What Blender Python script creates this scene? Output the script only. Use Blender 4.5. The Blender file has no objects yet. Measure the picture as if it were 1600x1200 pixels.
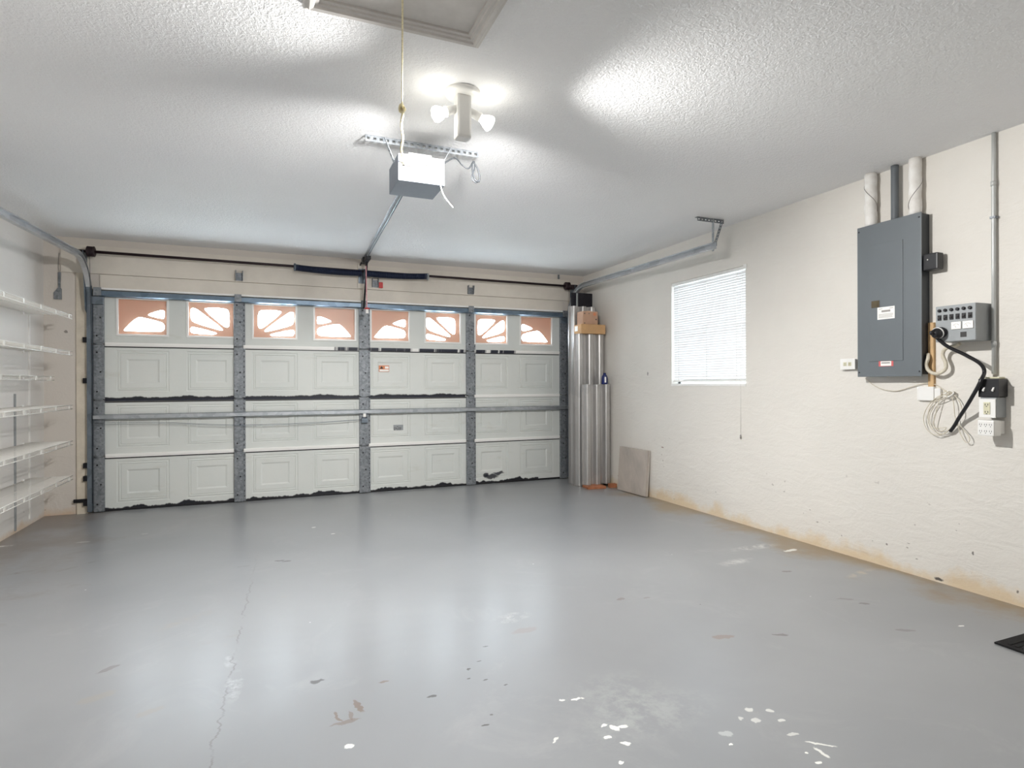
import bpy, bmesh, math, random
from mathutils import Vector, Matrix
random.seed(7)
S = bpy.context.scene
COL = S.collection
# ------------------------------------------------------------------ camera
F_PX, YAW, PIT, ROL, EYE = 908.92, 0.39032, -0.00061, -0.0032, 1.2
H, XR, XL, YD = 2.573, 3.69, -1.936, 6.552      # ceiling, right wall, left wall, door wall
fw = Vector((math.sin(YAW)*math.cos(PIT), math.cos(YAW)*math.cos(PIT), math.sin(PIT)))
rt0 = Vector((math.cos(YAW), -math.sin(YAW), 0)); up0 = rt0.cross(fw)
rt = rt0*math.cos(ROL) + up0*math.sin(ROL); up = -rt0*math.sin(ROL) + up0*math.cos(ROL)
cd = bpy.data.cameras.new('camera'); cam = bpy.data.objects.new('camera', cd); COL.objects.link(cam)
m3 = Matrix((rt, up, -fw)).transposed()
cam.matrix_world = Matrix.Translation((0, 0, EYE)) @ m3.to_4x4()
cd.sensor_width = 36; cd.lens = 36*F_PX/1600; cd.clip_start = 0.02
S.camera = cam
def U(px, py, ax, val):
    """point of the plane axis=val met by the photo's pixel"""
    d = fw + rt*((px-800)/F_PX) - up*((py-600)/F_PX)
    o = Vector((0, 0, EYE))
    return o + d*((val-o[ax])/d[ax])
# ------------------------------------------------------------------ world, exposure
S.view_settings.view_transform = 'Standard'; S.view_settings.look = 'None'
S.view_settings.gamma = 1; S.view_settings.use_curve_mapping = False
S.view_settings.exposure = 0.35
W = bpy.data.worlds.new('world'); S.world = W; W.use_nodes = True
wb = W.node_tree.nodes['Background']; wb.inputs[0].default_value = (0.83, 0.93, 1.0, 1); wb.inputs[1].default_value = 20.0
S.cycles.max_bounces = 14; S.cycles.diffuse_bounces = 8; S.cycles.transparent_max_bounces = 16
S.cycles.sample_clamp_indirect = 6
# ------------------------------------------------------------------ lamps (the twin flood light's own bulbs)
FIX = Vector((0.83, 2.62, H))
def spot(name, loc, aim, power, size, blend, r, col=(1, 0.985, 0.965)):
    l = bpy.data.lights.new(name, 'SPOT'); l.energy = power; l.spot_size = math.radians(size); l.spot_blend = blend
    l.shadow_soft_size = r; l.color = col
    o = bpy.data.objects.new(name, l); COL.objects.link(o); o.location = loc
    o.rotation_euler = Vector(aim).to_track_quat('-Z', 'Y').to_euler(); return o
def point(name, loc, power, r, col=(1, 0.985, 0.965)):
    l = bpy.data.lights.new(name, 'POINT'); l.energy = power; l.shadow_soft_size = r; l.color = col
    o = bpy.data.objects.new(name, l); COL.objects.link(o); o.location = loc; return o
LAMPS = [spot('flood_lamp_light', FIX+Vector((-0.20, -0.05, -0.15)), (-0.60, -0.30, -0.66), 215, 141, 1.0, 0.03),
         spot('flood_lamp_light', FIX+Vector((0.20, -0.05, -0.15)), (0.62, -0.30, -0.66), 215, 141, 1.0, 0.03),
         spot('flood_lamp_light', FIX+Vector((-0.17, 0.04, -0.17)), (-0.40, 0.8, -0.62), 150, 128, 1.0, 0.04),
         spot('flood_lamp_light', FIX+Vector((0.17, 0.04, -0.17)), (0.25, 0.8, -0.62), 170, 128, 1.0, 0.04)]
# ================================================================== materials
MAT = {}
class N:
    def __init__(s, name):
        s.m = bpy.data.materials.new(name); s.m.use_nodes = True; s.t = s.m.node_tree; s.p = s.t.nodes['Principled BSDF']
        s.out = s.t.nodes['Material Output']; MAT[name] = s.m; s.co = None
    def n(s, kind, **kw):
        x = s.t.nodes.new(kind)
        for k, v in kw.items():
            if k.startswith('i_'): s.set(x, k[2:], v)
            elif k.startswith('_'): s.set(x, int(k[1:]), v)
            else: setattr(x, k, v)
        return x
    def set(s, x, k, v):
        k = k.replace('_', ' ') if isinstance(k, str) else k
        if isinstance(v, bpy.types.NodeSocket): s.t.links.new(v, x.inputs[k])
        else:
            if isinstance(v, (tuple, list)) and len(v) == 3 and x.inputs[k].type == 'RGBA': v = (*v, 1)
            x.inputs[k].default_value = v
    def coord(s):
        if s.co is None: s.co = s.n('ShaderNodeTexCoord').outputs['Object']
        return s.co
    def xyz(s):
        return s.n('ShaderNodeSeparateXYZ', _0=s.coord()).outputs
    def noise(s, scale, detail=3, rough=0.5, vec=None, dist=0.0):
        return s.n('ShaderNodeTexNoise', i_Vector=vec or s.coord(), i_Scale=scale, i_Detail=detail, i_Roughness=rough, i_Distortion=dist).outputs[0]
    def ramp(s, fac, a, b, lo=0.0, hi=1.0):
        return s.n('ShaderNodeMapRange', i_Value=fac, i_From_Min=a, i_From_Max=b, i_To_Min=lo, i_To_Max=hi).outputs[0]
    def math(s, op, a, b=0.0, clamp=False):
        return s.n('ShaderNodeMath', operation=op, use_clamp=clamp, _0=a, _1=b).outputs[0]
    def mix(s, fac, a, b):
        x = s.n('ShaderNodeMix', data_type='RGBA'); s.set(x, 0, fac); s.set(x, 6, a if not isinstance(a, tuple) else (*a[:3], 1)); s.set(x, 7, b if not isinstance(b, tuple) else (*b[:3], 1))
        return x.outputs[2]
    def scaled(s, v):
        return s.n('ShaderNodeVectorMath', operation='MULTIPLY', _0=s.coord(), _1=v).outputs[0]
    def bump(s, h, strength, dist=0.01):
        b = s.n('ShaderNodeBump', i_Strength=strength, i_Distance=dist, i_Height=h)
        s.t.links.new(b.outputs[0], s.p.inputs['Normal'])
    def fin(s, col=None, rough=0.5, metal=0.0, spec=0.5, coat=0.0):
        if col is not None: s.set(s.p, 'Base Color', col)
        s.set(s.p, 'Roughness', rough); s.set(s.p, 'Metallic', metal); s.set(s.p, 'Specular IOR Level', spec)
        s.set(s.p, 'Coat Weight', coat); return s.m
def sr(r, g, b):
    f = lambda c: ((c/255+0.055)/1.055)**2.4 if c > 10 else c/255/12.92
    return (f(r), f(g), f(b))
def plain(name, col, rough=0.5, metal=0.0, var=0.06, scale=14, bump=0.0):
    s = N(name); k = s.noise(scale, 4, 0.6)
    lo = tuple(c*(1-var) for c in col); hi = tuple(min(1, c*(1+var)) for c in col)
    s.fin(s.mix(s.ramp(k, 0.3, 0.7), lo, hi), rough, metal)
    if bump: s.bump(s.noise(scale*8, 3), bump, 0.002)
    return s.m

# wall plaster
def wall_mat(name, base, stain_h, stain, streak=0.5, marks=()):
    s = N(name); x, y, z = s.xyz()
    k = s.noise(1.3, 4, 0.6); c = s.mix(s.ramp(k, 0.3, 0.75), base, tuple(b*0.93 for b in base))
    # damp yellow stain rising from the floor
    e = s.math('ADD', s.math('MULTIPLY', s.noise(2.6, 5, 0.65), stain_h*2.6), -stain_h*0.75)
    f = s.ramp(s.math('SUBTRACT', e, z), 0.0, stain_h*0.55)
    c = s.mix(s.math('MULTIPLY', f, 0.52), c, stain)
    # small dark chips of plaster
    chips = s.noise(17, 2, 0.5, vec=s.scaled((1, 1, 1.6)))
    cm = s.math('MULTIPLY', s.ramp(chips, 0.735, 0.76), s.ramp(z, 0.75, 0.1))
    c = s.mix(s.math('MULTIPLY', cm, 0.65), c, sr(120, 110, 100))
    for (P, rr, rz, cc, st) in marks:
        v = s.n('ShaderNodeVectorMath', operation='ADD', _0=s.coord(), _1=s.n('ShaderNodeVectorMath', operation='SCALE', _0=s.n('ShaderNodeTexNoise', i_Vector=s.coord(), i_Scale=40.0, i_Detail=3.0).outputs['Color'], i_Scale=0.02).outputs[0]).outputs[0]
        mp = s.n('ShaderNodeMapping', vector_type='TEXTURE', i_Vector=v, i_Location=(P.x+.01, P.y+.01, P.z+.01), i_Scale=(rr, rr, rz))
        c = s.mix(s.ramp(s.n('ShaderNodeVectorMath', operation='LENGTH', _0=mp.outputs[0]).outputs['Value'], 1.1, .7, 0, st), c, cc)
    s.fin(c, 0.82, spec=0.25)
    h = s.math('ADD', s.math('MULTIPLY', s.noise(5, 5, 0.6, vec=s.scaled((1, 1, 2.6)), dist=0.6), 0.7*streak), s.math('MULTIPLY', s.noise(55, 3), 0.12))
    s.bump(h, 0.35, 0.03); return s.m
wall_mat('plaster_right', sr(226, 222, 215), 0.16, sr(214, 180, 120), 0.9, [(U(a_, b_, 0, XR), r1, r2, sr(*cc_), st_) for a_, b_, r1, r2, cc_, st_ in ((1467, 905, .028, .010, (70, 66, 64), .9), (1012, 584, .010, .022, (120, 118, 118), .8), (1035, 699, .022, .008, (150, 124, 110), .8), (1034, 710, .006, .006, (140, 120, 110), .8), (1036, 720, .006, .008, (140, 120, 110), .8), (1037, 729, .005, .005, (140, 120, 110), .8), (1520, 865, .005, .012, (90, 84, 80), .8), (1590, 925, .008, .008, (100, 92, 86), .8), (1385, 850, .008, .006, (120, 110, 104), .8), (1315, 837, .006, .006, (110, 100, 96), .8))])
wall_mat('plaster_left', sr(226, 223, 219), 0.09, sr(205, 170, 125), 0.4)
wall_mat('plaster_front', sr(212, 205, 197), 0.12, sr(200, 160, 115), 0.25, [(U(103, 518, 1, YD), .014, .014, sr(120, 112, 106), .8)])
wall_mat('plaster_back', sr(226, 223, 218), 0.02, sr(205, 190, 160), 0.2)
# ceiling knock-down texture
s = N('ceiling_paint'); k = s.noise(62, 4, 0.55, dist=0.8); v = s.noise(120, 3, 0.6)
h = s.math('ADD', s.ramp(k, 0.42, 0.6), s.math('MULTIPLY', v, 0.35))
sp = s.noise(9, 1, 0.3); x, y, z = s.xyz()
s.fin(s.mix(s.ramp(s.noise(0.8, 3), 0.35, 0.7), sr(240, 240, 240), sr(234, 234, 235)), 0.8, spec=0.25)
s.bump(h, 0.4, 0.005)
# floor paint with wear, spots and a crack
s = N('floor_paint'); x, y, z = s.xyz()
warp = s.noise(3.2, 4, 0.6)
c = s.mix(s.ramp(s.noise(0.9, 4, 0.6, dist=0.4), 0.3, 0.7), sr(137, 139, 141), sr(147, 149, 151))
pale = s.ramp(s.noise(1.7, 6, 0.7, dist=1.2), 0.56, 0.72)
c = s.mix(s.math('MULTIPLY', pale, 0.30), c, sr(166, 166, 167))
brownish = s.ramp(s.noise(2.3, 6, 0.72, dist=0.7), 0.66, 0.76)
c = s.mix(s.math('MULTIPLY', brownish, 0.38), c, sr(160, 146, 128))
# damp band beside both walls
dR = s.math('SUBTRACT', XR, x); dL = s.math('SUBTRACT', x, XL)
for d_, w_, cc, st in ((dR, 0.62, sr(134, 112, 76), 0.7), (dL, 1.25, sr(116, 102, 90), 0.6)):
    e = s.math('MULTIPLY', s.ramp(s.noise(2.1, 5, 0.65), 0.3, 0.72), w_)
    f = s.ramp(s.math('SUBTRACT', e, d_), 0.0, w_*0.45)
    c = s.mix(s.math('MULTIPLY', f, st), c, cc)
# specks
wsp = s.n('ShaderNodeTexVoronoi', i_Vector=s.coord(), i_Scale=5.0, i_Randomness=1.0)
wm = s.math('LESS_THAN', wsp.outputs['Distance'], s.ramp(s.n('ShaderNodeSeparateColor', _0=wsp.outputs['Color']).outputs[0], 0.62, 1.0, 0.0, 0.034))
c = s.mix(s.math('MULTIPLY', wm, 0.8), c, sr(225, 226, 222))
dsp = s.n('ShaderNodeTexVoronoi', i_Vector=s.scaled((1.0, 1.0, 1.0)), i_Scale=3.9, i_Randomness=1.0)
dm = s.math('LESS_THAN', dsp.outputs['Distance'], s.ramp(s.n('ShaderNodeSeparateColor', _0=dsp.outputs['Color']).outputs[1], 0.6, 1.0, 0.0, 0.028))
c = s.mix(s.math('MULTIPLY', dm, 0.8), c, sr(88, 84, 80))
# individually placed marks: (px,py in the photo's floor, half sizes in m, turn, colour, strength, softness)
WH = sr(236, 236, 230); BR = sr(116, 100, 88); DK = sr(70, 66, 64)
MARKS = [(437, 876, .035, .012, 0, DK, .9), (448, 877, .03, .012, 0, DK, .9), (120, 885, .16, .02, .8, sr(110, 103, 96), .7), (30, 895, .14, .03, .5, sr(112, 102, 92), .7),
 (285, 970, .16, .05, .6, sr(152, 145, 134), .5), (340, 1000, .16, .02, .3, sr(140, 136, 128), .5), (170, 1045, .05, .015, .7, sr(115, 112, 108), .7),
 (150, 1090, .07, .03, .4, sr(148, 144, 136), .6), (235, 1112, .05, .02, .4, sr(146, 142, 134), .6), (560, 1103, .012, .05, .2, BR, .8), (540, 1128, .055, .012, .1, BR, .6), (528, 1120, .008, .035, .2, BR, .8), (548, 1118, .008, .035, .1, BR, .6),
 (1130, 995, .06, .022, -.2, sr(134, 122, 112), .8), (1220, 992, .04, .013, -.5, sr(100, 97, 94), .8), (970, 936, .03, .015, 0, sr(120, 114, 108), .8), (1010, 934, .02, .01, 0, sr(120, 114, 108), .6),
 (800, 965, .10, .05, .2, WH, .3), (820, 985, .07, .03, .1, sr(140, 130, 122), .5), (495, 1065, .03, .012, 0, DK, .8), (676, 1088, .022, .01, .3, DK, .9), (600, 1065, .02, .01, 0, BR, .8),
 (545, 1166, .017, .012, 0, WH, 1), (1180, 855, .20, .05, 0, WH, .5), (1235, 860, .07, .02, .1, WH, .75), (1150, 878, .15, .05, .1, WH, .35), (1345, 895, .16, .03, .2, sr(205, 190, 160), .5),
 (960, 1137, .012, .022, .3, WH, 1), (972, 1135, .02, .01, .1, WH, 1), (950, 1153, .014, .01, 0, WH, 1), (976, 1161, .02, .008, -.6, WH, 1), (943, 1133, .015, .007, .2, WH, 1), (972, 1192, .01, .007, 0, WH, 1),
 (878, 1094, .012, .006, 0, WH, .9), (900, 1093, .02, .006, .1, WH, .9), (910, 1091, .008, .006, .1, WH, .9), (868, 1155, .02, .005, .5, WH, .7),
 (1171, 1109, .022, .012, 0, WH, .6), (1202, 1110, .014, .008, 0, WH, .6), (1158, 1123, .014, .01, 0, WH, .5), (1181, 1126, .02, .012, 0, WH, .5), (1222, 1126, .018, .01, 0, WH, .6), (1135, 1146, .024, .018, 0, sr(195, 198, 198), .6),
 (1142, 1164, .01, .006, 0, WH, 1), (1238, 1147, .02, .008, 0, WH, .5), (1282, 1163, .05, .006, -.7, WH, .8), (1286, 1176, .008, .035, 0, WH, .8), (1262, 1176, .008, .006, 0, WH, 1), (1280, 1192, .01, .007, 0, WH, 1),
 (733, 1046, .010, .006, 0, DK, .9), (731, 1060, .010, .006, 0, DK, .9), (757, 1062, .009, .006, 0, DK, .9), (790, 1071, .010, .006, 0, DK, .9), (759, 1134, .014, .006, 0, DK, .9), (758, 1010, .016, .006, 0, DK, .8), (750, 1033, .008, .005, 0, DK, .8), (767, 1118, .008, .005, 0, DK, .8),
 (1415, 985, .05, .015, -.4, sr(110, 106, 102), .6), (1350, 943, .03, .012, -.5, sr(100, 98, 95), .8), (1320, 936, .05, .01, -.5, sr(110, 106, 102), .6), (1230, 893, .04, .015, -.4, sr(105, 100, 96), .8), (1502, 978, .02, .008, 0, WH, .8),
 (1010, 1120, .30, .13, .1, sr(168, 171, 170), .45), (965, 1085, .20, .16, .1, sr(168, 171, 170), .45), (380, 885, .05, .015, 0, sr(120, 118, 115), .3), (365, 1070, .03, .12, 0, sr(205, 207, 212), .55), (360, 1030, .02, .08, 0, sr(205, 207, 212), .45),  # the two bluish-white streaks are window reflections painted into the floor colour
 (490, 824, .02, .012, 0, WH, .8), (520, 834, .02, .012, 0, WH, .8), (225, 834, .03, .012, 0, WH, .4), (130, 847, .05, .015, 0, WH, .4), (10, 853, .08, .02, 0, WH, .9)]
distv = s.n('ShaderNodeVectorMath', operation='ADD', _0=s.coord(), _1=s.n('ShaderNodeVectorMath', operation='SCALE', _0=s.n('ShaderNodeVectorMath', operation='SUBTRACT', _0=s.n('ShaderNodeTexNoise', i_Vector=s.coord(), i_Scale=30.0, i_Detail=3.0).outputs['Color'], _1=(.5, .5, .5)).outputs[0], i_Scale=0.035).outputs[0]).outputs[0]
brk = s.ramp(s.noise(11, 6, .75), .44, .6)
for (px, py, rx, ry, a, cc, st) in MARKS:
    P = U(px, py, 2, 0)
    mp = s.n('ShaderNodeMapping', vector_type='TEXTURE', i_Vector=distv, i_Location=(P.x, P.y, 0), i_Rotation=(0, 0, a), i_Scale=(rx, ry, 1))
    ln = s.n('ShaderNodeVectorMath', operation='LENGTH', _0=mp.outputs[0]).outputs['Value']
    mk = s.ramp(ln, 1.05, 0.8, 0, st)
    if max(rx, ry) > .075: mk = s.math('MULTIPLY', s.ramp(ln, 1.25, 0.3, 0, st), brk)
    c = s.mix(mk, c, cc)
# crack running away from the camera
cw = s.n('ShaderNodeTexNoise', i_Vector=s.scaled((0, 9, 0)), i_Scale=1.0, i_Detail=5.0, i_Roughness=0.7).outputs[0]
cx = s.math('ADD', s.math('MULTIPLY', y, 0.035), s.math('ADD', s.math('MULTIPLY', cw, 0.11), -0.315))
dd = s.math('ABSOLUTE', s.math('SUBTRACT', x, cx))
cm = s.math('MULTIPLY', s.math('MULTIPLY', s.ramp(dd, 0.005, 0.0015), s.ramp(y, 4.6, 3.6)), s.ramp(s.noise(6, 3), 0.35, 0.55))
c = s.mix(s.math('MULTIPLY', cm, 0.65), c, sr(110, 108, 105))
r = 0.29
s.fin(c, r, spec=0.55)
s.bump(s.noise(4, 3, 0.5), 0.06, 0.01)
# metals and plastics
def galv(name, a, b, rough=0.42, metal=0.75, sc=26):
    s = N(name); k = s.n('ShaderNodeTexVoronoi', i_Vector=s.coord(), i_Scale=float(sc)); q = s.n('ShaderNodeSeparateColor', _0=k.outputs['Color']).outputs[0]
    k2 = s.noise(9, 4, 0.7); s.fin(s.mix(s.math('MULTIPLY', s.math('ADD', q, k2), 0.5), a, b), rough, metal); return s.m
galv('galvanised', sr(150, 156, 162), sr(196, 200, 204))
galv('galvanised_old', sr(92, 98, 104), sr(158, 162, 166), 0.55, 0.45, 60)
galv('strut_steel', sr(80, 98, 116), sr(120, 136, 150), 0.4, 0.6, 12)
galv('track_steel', sr(170, 173, 177), sr(214, 216, 218), 0.3, 0.6, 8)
galv('track_dark', sr(84, 94, 104), sr(128, 138, 148), 0.42, 0.5, 8)
galv('shutter_metal', sr(182, 181, 180), sr(206, 204, 202), 0.42, 0.7, 4)
plain('black_metal', sr(24, 24, 30), 0.45, 0.3); plain('maroon_black', sr(38, 20, 26), 0.5, 0.1)
plain('spring_paint', sr(26, 38, 66), 0.42, 0.3); plain('black_plastic', sr(26, 26, 30), 0.35)
plain('black_board', sr(20, 19, 30), 0.55, 0, .15, 6); plain('panel_grey', sr(104, 110, 114), 0.42, 0.1, .03, 5)
plain('panel_dark', sr(52, 56, 60), 0.5); plain('conduit_grey', sr(98, 103, 107), 0.5); plain('pale_grey', sr(150, 154, 156), 0.45)
plain('white_plastic', sr(236, 235, 232), 0.35, 0, .02); plain('white_wire', sr(232, 230, 224), 0.4, 0, .03)
plain('ivory', sr(212, 208, 180), 0.4); plain('trim_paint', sr(216, 209, 198), 0.6, 0, .05, 5, .1)
plain('jamb_paint', sr(210, 200, 183), 0.65, 0, .12, 7, .3); plain('hatch_paint', sr(206, 202, 197), 0.6)
plain('raw_wood', sr(202, 168, 124), 0.7, 0, .15, 10); plain('red_wood', sr(170, 108, 74), 0.7, 0, .2, 12)
plain('cardboard', sr(196, 156, 112), 0.85, 0, .07, 9); plain('cardboard_pink', sr(186, 150, 126), 0.85, 0, .07, 9); plain('card_pale', sr(226, 200, 178), 0.85)
plain('red_rubber', sr(196, 60, 58), 0.5); plain('blue_plastic', sr(24, 38, 100), 0.4); plain('dark_print', sr(60, 58, 58), 0.7)
plain('rope_gold', sr(222, 210, 172), 0.8, 0, .2, 120); plain('opener_white', sr(222, 222, 220), 0.5, 0, .02)
plain('opener_grey', sr(128, 134, 144), 0.5, 0.2); plain('beige_flex', sr(206, 198, 180), 0.5, 0, .1, 60)
plain('label_white', sr(240, 238, 234), 0.5, 0, .01); plain('label_red', sr(200, 96, 96), 0.5); plain('label_orange', sr(206, 130, 90), 0.5)
plain('print_grey', sr(150, 146, 142), 0.7); plain('mat_black', sr(10, 10, 12), 0.9, 0, .3, 200, .6); plain('cord_pink', sr(210, 150, 158), 0.7, 0, .25, 90)
plain('pale_conduit', sr(190, 192, 190), 0.4, 0.2); plain('brass_latch', sr(96, 86, 66), 0.4, 0.5)
# wrapped white pipe
s = N('wrapped_pipe'); s.fin(s.mix(s.ramp(s.noise(20, 3), .4, .7), sr(236, 234, 230), sr(222, 218, 212)), 0.6); s.bump(s.noise(30, 3), .3, .004)
# stone slab
s = N('stone_tile'); c = s.mix(s.ramp(s.noise(3.2, 6, .65, vec=s.scaled((1, 1, .35)), dist=2.2), .32, .68), sr(190, 180, 170), sr(164, 155, 147))
c = s.mix(s.ramp(s.noise(5, 6, .7, vec=s.scaled((1, 1, .3)), dist=3), .6, .68, 0, .5), c, sr(196, 188, 174)); s.fin(c, 0.5)
plain('tile_edge', sr(196, 190, 182), 0.7)
# door paint, one per section: black sealant smears near the seams
def door_paint(name, z0, z1, smear_lo, smear_hi, dirt):
    s = N(name); x, y, z = s.xyz()
    c = s.mix(s.ramp(s.noise(1.6, 4, .6), .3, .7), sr(208, 212, 209), sr(215, 217, 213))
    d = s.ramp(s.noise(2.2, 6, .75, vec=s.scaled((1, 1, 3.5))), .58, .74)
    c = s.mix(s.math('MULTIPLY', d, .3), c, sr(172, 168, 148))
    sc = s.ramp(s.noise(11, 6, .8, vec=s.scaled((1, 1, 2.5))), .66, .74)
    c = s.mix(s.math('MULTIPLY', sc, dirt), c, sr(120, 120, 112))
    BK = sr(22, 24, 34)
    if smear_lo:                                 # (height, x from, x to, coarse swing)
        h_, xa, xb, sw = smear_lo
        e = s.math('ADD', s.math('MULTIPLY', s.ramp(s.noise(1.0, 4, .6, vec=s.scaled((3.1, 0, 0))), .45, .7), sw), s.math('MULTIPLY', s.noise(1.0, 5, .7, vec=s.scaled((14, 0, 3))), h_))
        f = s.math('MULTIPLY', s.ramp(s.math('SUBTRACT', s.math('ADD', z0, e), z), -0.004, 0.006), s.math('MULTIPLY', s.math('GREATER_THAN', x, xa), s.math('LESS_THAN', x, xb)))
        c = s.mix(f, c, BK)
    if smear_hi:
        h_, xa, xb = smear_hi
        e = s.math('MULTIPLY', s.noise(1.0, 5, .7, vec=s.scaled((9, 0, 0))), h_)
        f = s.math('MULTIPLY', s.ramp(s.math('SUBTRACT', z, s.math('SUBTRACT', z1, e)), -0.003, 0.004), s.math('MULTIPLY', s.math('GREATER_THAN', x, xa), s.math('LESS_THAN', x, xb)))
        c = s.mix(f, c, BK)
    if z0 < 0.01:                                # the curled smear low on the right
        for (mx, mz, rx, rz) in ((2.42, .085, .10, .03), (2.52, .12, .07, .022), (2.36, .10, .05, .03)):
            mp = s.n('ShaderNodeMapping', vector_type='TEXTURE', i_Vector=s.n('ShaderNodeVectorMath', operation='ADD', _0=s.coord(), _1=s.n('ShaderNodeVectorMath', operation='SCALE', _0=s.n('ShaderNodeTexNoise', i_Vector=s.coord(), i_Scale=14.0, i_Detail=3.0).outputs['Color'], i_Scale=0.08).outputs[0]).outputs[0], i_Location=(mx+.04, 6.56, mz+.04), i_Scale=(rx, 9, rz))
            c = s.mix(s.ramp(s.n('ShaderNodeVectorMath', operation='LENGTH', _0=mp.outputs[0]).outputs['Value'], 1.05, .7, 0, .92), c, sr(40, 42, 52))
    s.fin(c, 0.55); s.bump(s.noise(60, 3), .08, .003); return s.m
SZ = [0.0, 0.525, 1.06, 1.585, 2.085]
door_paint('door_paint_bottom', SZ[0], SZ[1], (0.05, -1.6, 3.05, 0.05), None, .5)
door_paint('door_paint_lower', SZ[1], SZ[2], None, (0.009, -1.6, 2.15), .35)
door_paint('door_paint_upper', SZ[2], SZ[3], (0.036, -1.47, 2.16, 0.022), (0.012, .2, 2.3), .15)
door_paint('door_paint_top', SZ[3], SZ[4], None, None, .1)
def lip_paint(name, xa, xb, thr=.42):
    s = N(name); x, y, z = s.xyz()
    f = s.math('MULTIPLY', s.ramp(s.noise(1.0, 4, .6, vec=s.scaled((7, 0, 0))), thr, thr+.06), s.math('MULTIPLY', s.math('GREATER_THAN', x, xa), s.math('LESS_THAN', x, xb)))
    s.fin(s.mix(f, sr(242, 241, 238), sr(30, 34, 50)), .5); return s.m
lip_paint('lip_white', 50, 51); lip_paint('lip_smeared_top', .62, 2.75); lip_paint('lip_smeared_mid', -1.6, 2.1, .22)
# glass, sun-lit insert, blinds
def glass(name, tint=(1, 1, 1), rg=.02):
    s = N(name); s.t.nodes.remove(s.p)
    fr = s.n('ShaderNodeFresnel', i_IOR=1.45); a = s.n('ShaderNodeBsdfTransparent', _0=(*tint, 1)); b = s.n('ShaderNodeBsdfGlossy', i_Roughness=rg)
    mx = s.n('ShaderNodeMixShader', _0=fr.outputs[0]); s.t.links.new(a.outputs[0], mx.inputs[1]); s.t.links.new(b.outputs[0], mx.inputs[2])
    if rg > .1: s.set(mx, 0, s.math('MULTIPLY', fr.outputs[0], .2))
    s.t.links.new(mx.outputs[0], s.out.inputs[0]); return s.m
glass('glass_clear', (.97, .99, 1)); glass('glass_obscure', (.97, .99, 1), .3)
def translucent(name, col, tcol, fac, rough=.5):
    s = N(name); s.fin(col, rough)
    t = s.n('ShaderNodeBsdfTranslucent', _0=(*tcol, 1)); mx = s.n('ShaderNodeMixShader', _0=fac)
    s.t.links.new(s.p.outputs[0], mx.inputs[1]); s.t.links.new(t.outputs[0], mx.inputs[2]); s.t.links.new(mx.outputs[0], s.out.inputs[0]); return s.m
translucent('sunburst_plastic', sr(226, 178, 152), (.62, .38, .28), .07)
translucent('blind_vinyl', sr(244, 244, 244), (.85, .88, .9), .014)
s = N('bulb_glow'); s.fin((1, 1, 1), .4); s.set(s.p, 'Emission Color', (1, .97, .88)); s.set(s.p, 'Emission Strength', 16.0)

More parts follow.
